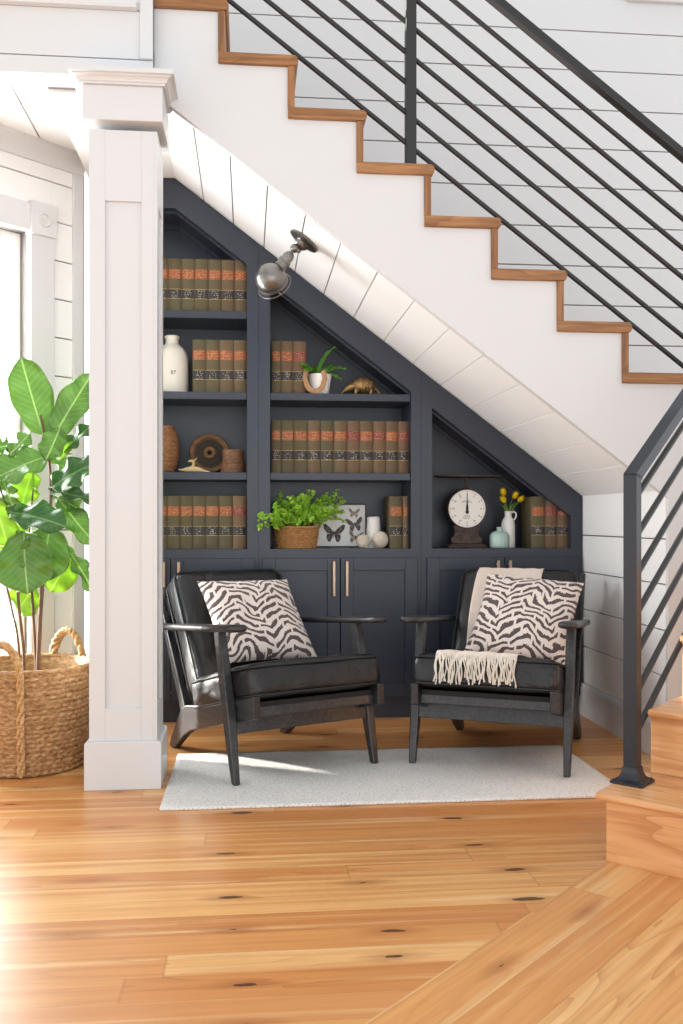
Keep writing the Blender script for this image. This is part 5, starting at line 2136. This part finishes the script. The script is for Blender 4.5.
PXM = 3.98 / F * 1.02
LV = [  # base px, tip px, depth base, depth tip, width px, material, facing
    ((43, 434), (21, 358), 3.98, 4.00, 40, 'fig', (0.35, -1, 0.0)),
    ((53, 438), (92, 374), 3.98, 4.02, 30, 'fig', (0.25, -1, 0.45)),
    ((45, 436), (60, 411), 4.02, 4.08, 16, 'fig', (-0.3, -1, 0.3)),
    ((60, 428), (46, 460), 3.93, 3.89, 24, 'fig', (0.1, -1, 0.5)),
    ((56, 438), (66, 456), 4.0, 3.98, 22, 'fig_young', (0.5, -1, 0.4)),
    ((60, 456), (94, 424), 4.0, 4.02, 17, 'fig_dark', (-0.2, -0.8, 0.8)),
    ((6, 458), (32, 431), 3.93, 3.95, 17, 'fig', (-0.3, -1, 0.4)),
    ((51, 455), (-10, 482), 3.93, 3.85, 40, 'fig', (-0.1, -0.9, 0.8)),
    ((52, 487), (98, 462), 3.95, 3.92, 34, 'fig_dark', (0.05, -0.9, 0.75)),
    ((50, 489), (100, 500), 3.98, 3.96, 22, 'fig_dark', (0.1, -0.6, 1.0)),
    ((33, 470), (22, 506), 4.03, 4.06, 27, 'fig_young', (-0.1, -1, 0.2)),
    ((10, 512), (66, 527), 3.90, 3.82, 36, 'fig_dark', (0.1, -0.9, 0.9)),
    ((58, 498), (96, 545), 3.98, 3.96, 26, 'fig', (0.45, -0.9, 0.5)),
    ((50, 527), (41, 582), 3.90, 3.88, 46, 'fig', (0.15, -1, 0.15)),
    ((24, 532), (28, 594), 3.88, 3.84, 54, 'fig', (-0.15, -1, 0.1)),
    ((73, 553), (50, 592), 4.0, 3.99, 32, 'fig_young', (0.2, -1, 0.3)),
    ((36, 586), (17, 612), 4.02, 4.05, 34, 'fig_young', (0, -1, 0.3)),
    ((66, 548), (94, 594), 4.0, 3.99, 18, 'fig', (0.9, -0.7, 0.1)),
    ((-6, 500), (8, 547), 3.93, 3.9, 30, 'fig_young', (-0.2, -1, 0.2)),
    ((-6, 448), (12, 446), 3.95, 3.97, 16, 'fig', (0, -1, 0.6)),
    ((4, 480), (16, 512), 3.94, 3.9, 20, 'fig', (-0.6, -1, 0.1)),
    ((-10, 465), (-50, 420), 3.95, 3.9, 38, 'fig', (0, -1, 0.4)),
    ((-16, 500), (-62, 500), 3.95, 3.9, 38, 'fig_dark', (0, -0.8, 0.8)),
    ((-12, 525), (-40, 580), 3.93, 3.88, 42, 'fig', (0, -1, 0.2)),
    ((48, 460), (75, 470), 4.04, 4.16, 26, 'fig', (0.2, -0.8, 0.8)),
    ((30, 525), (5, 570), 4.04, 4.12, 34, 'fig_young', (-0.3, -1, 0.2)),
    ((62, 500), (82, 512), 3.96, 4.02, 18, 'fig', (0.3, -1, 0.7)),
]
for i, (b, t_, yb_, yt_, w, mt_, fc_) in enumerate(LV):
    leaf(fp(b[0], b[1], yb_), fp(t_[0], t_[1], yt_), w * PXM, M[mt_], fc_, bend=(0.10 if i % 3 else -0.06), fold=0.10 + 0.08 * (i % 2), seed=i)

# ------------------------------------------------------------------ light
w = bpy.data.worlds.new('daylight')
SC.world = w
w.use_nodes = True
nt = w.node_tree
nt.nodes.clear()
wo = nt.nodes.new('ShaderNodeOutputWorld')
bg = nt.nodes.new('ShaderNodeBackground')
gm = nt.nodes.new('ShaderNodeTexCoord')
sx_ = nt.nodes.new('ShaderNodeSeparateXYZ')
nt.links.new(gm.outputs['Generated'], sx_.inputs[0])
rp = nt.nodes.new('ShaderNodeValToRGB')
mr = nt.nodes.new('ShaderNodeMapRange')
mr.inputs[1].default_value, mr.inputs[2].default_value = -1, 1
nt.links.new(sx_.outputs[2], mr.inputs[0])
nt.links.new(mr.outputs[0], rp.inputs[0])
rp.color_ramp.interpolation = 'EASE'
el = rp.color_ramp.elements
for _ in range(3):
    el.new(0.5)
for e, (pp, v) in zip(el, ((0.32, 0.95), (0.46, 1.2), (0.57, 1.1), (0.75, 0.62), (1.0, 0.9))):
    e.position = pp
    e.color = (v * 0.94, v * 0.972, v, 1)
nt.links.new(rp.outputs[0], bg.inputs[0])
bg.inputs[1].default_value = 1.0
nt.links.new(bg.outputs[0], wo.inputs[0])

sd = bpy.data.lights.new('sun', 'SUN')
sd.energy = 15.0
sd.angle = radians(2.5)
sd.color = (1.0, 0.95, 0.88)
so_ = bpy.data.objects.new('sun', sd)
COL.objects.link(so_)
dirv = Vector((0.90, -0.43, -0.215)).normalized()
so_.rotation_euler = dirv.to_track_quat('-Z', 'Y').to_euler()


def area(name, loc, target, sx, sy, power, col=(1, 1, 1)):
    l = bpy.data.lights.new(name, 'AREA')
    l.shape = 'RECTANGLE'
    l.size, l.size_y = sx, sy
    l.energy = power
    l.color = col
    o = bpy.data.objects.new(name, l)
    COL.objects.link(o)
    o.location = loc
    o.rotation_euler = (Vector(target) - Vector(loc)).to_track_quat('-Z', 'Y').to_euler()
    return o


# added low fill from the left to brighten the soffit; no window stands here
area('hall_fill_light', (-2.7, 1.6, 0.9), (0.6, 4.2, 1.6), 2.0, 1.4, 9, (0.94, 0.98, 1.0))
area('rear_fill_light', (0.9, -1.3, 1.15), (0.75, 4.4, 1.0), 3.4, 1.7, 22, (0.955, 0.98, 1.0))  # added fill behind the camera to brighten the space under the stairs
# daylight entering by the window behind the fig tree
wc = WL @ Vector((-(S0 + S1) / 2, 0.25, 1.38))
wt = WL @ Vector((-(S0 + S1) / 2, -1.0, 1.38))
area('bay_window_light', wc, wt, 0.9, 2.1, 98, (0.95, 0.975, 1.0))

# ------------------------------------------------------------------ camera
cd = bpy.data.cameras.new('camera')
cd.sensor_fit = 'VERTICAL'
cd.sensor_height = 36.0
cd.lens = 36.0 * F / 1024.0
cd.shift_y = (HZ - 512.0) / 1024.0
cd.clip_start = 0.05
co_ = bpy.data.objects.new('camera', cd)
COL.objects.link(co_)
co_.location = (0, 0, 1.0)
co_.rotation_euler = (pi / 2, 0, -YAW)
SC.camera = co_

SC.view_settings.view_transform = 'Standard'
SC.view_settings.look = 'None'
SC.view_settings.exposure = 0.46
SC.view_settings.gamma = 1.0
SC.view_settings.use_curve_mapping = False
SC.cycles.max_bounces = 8
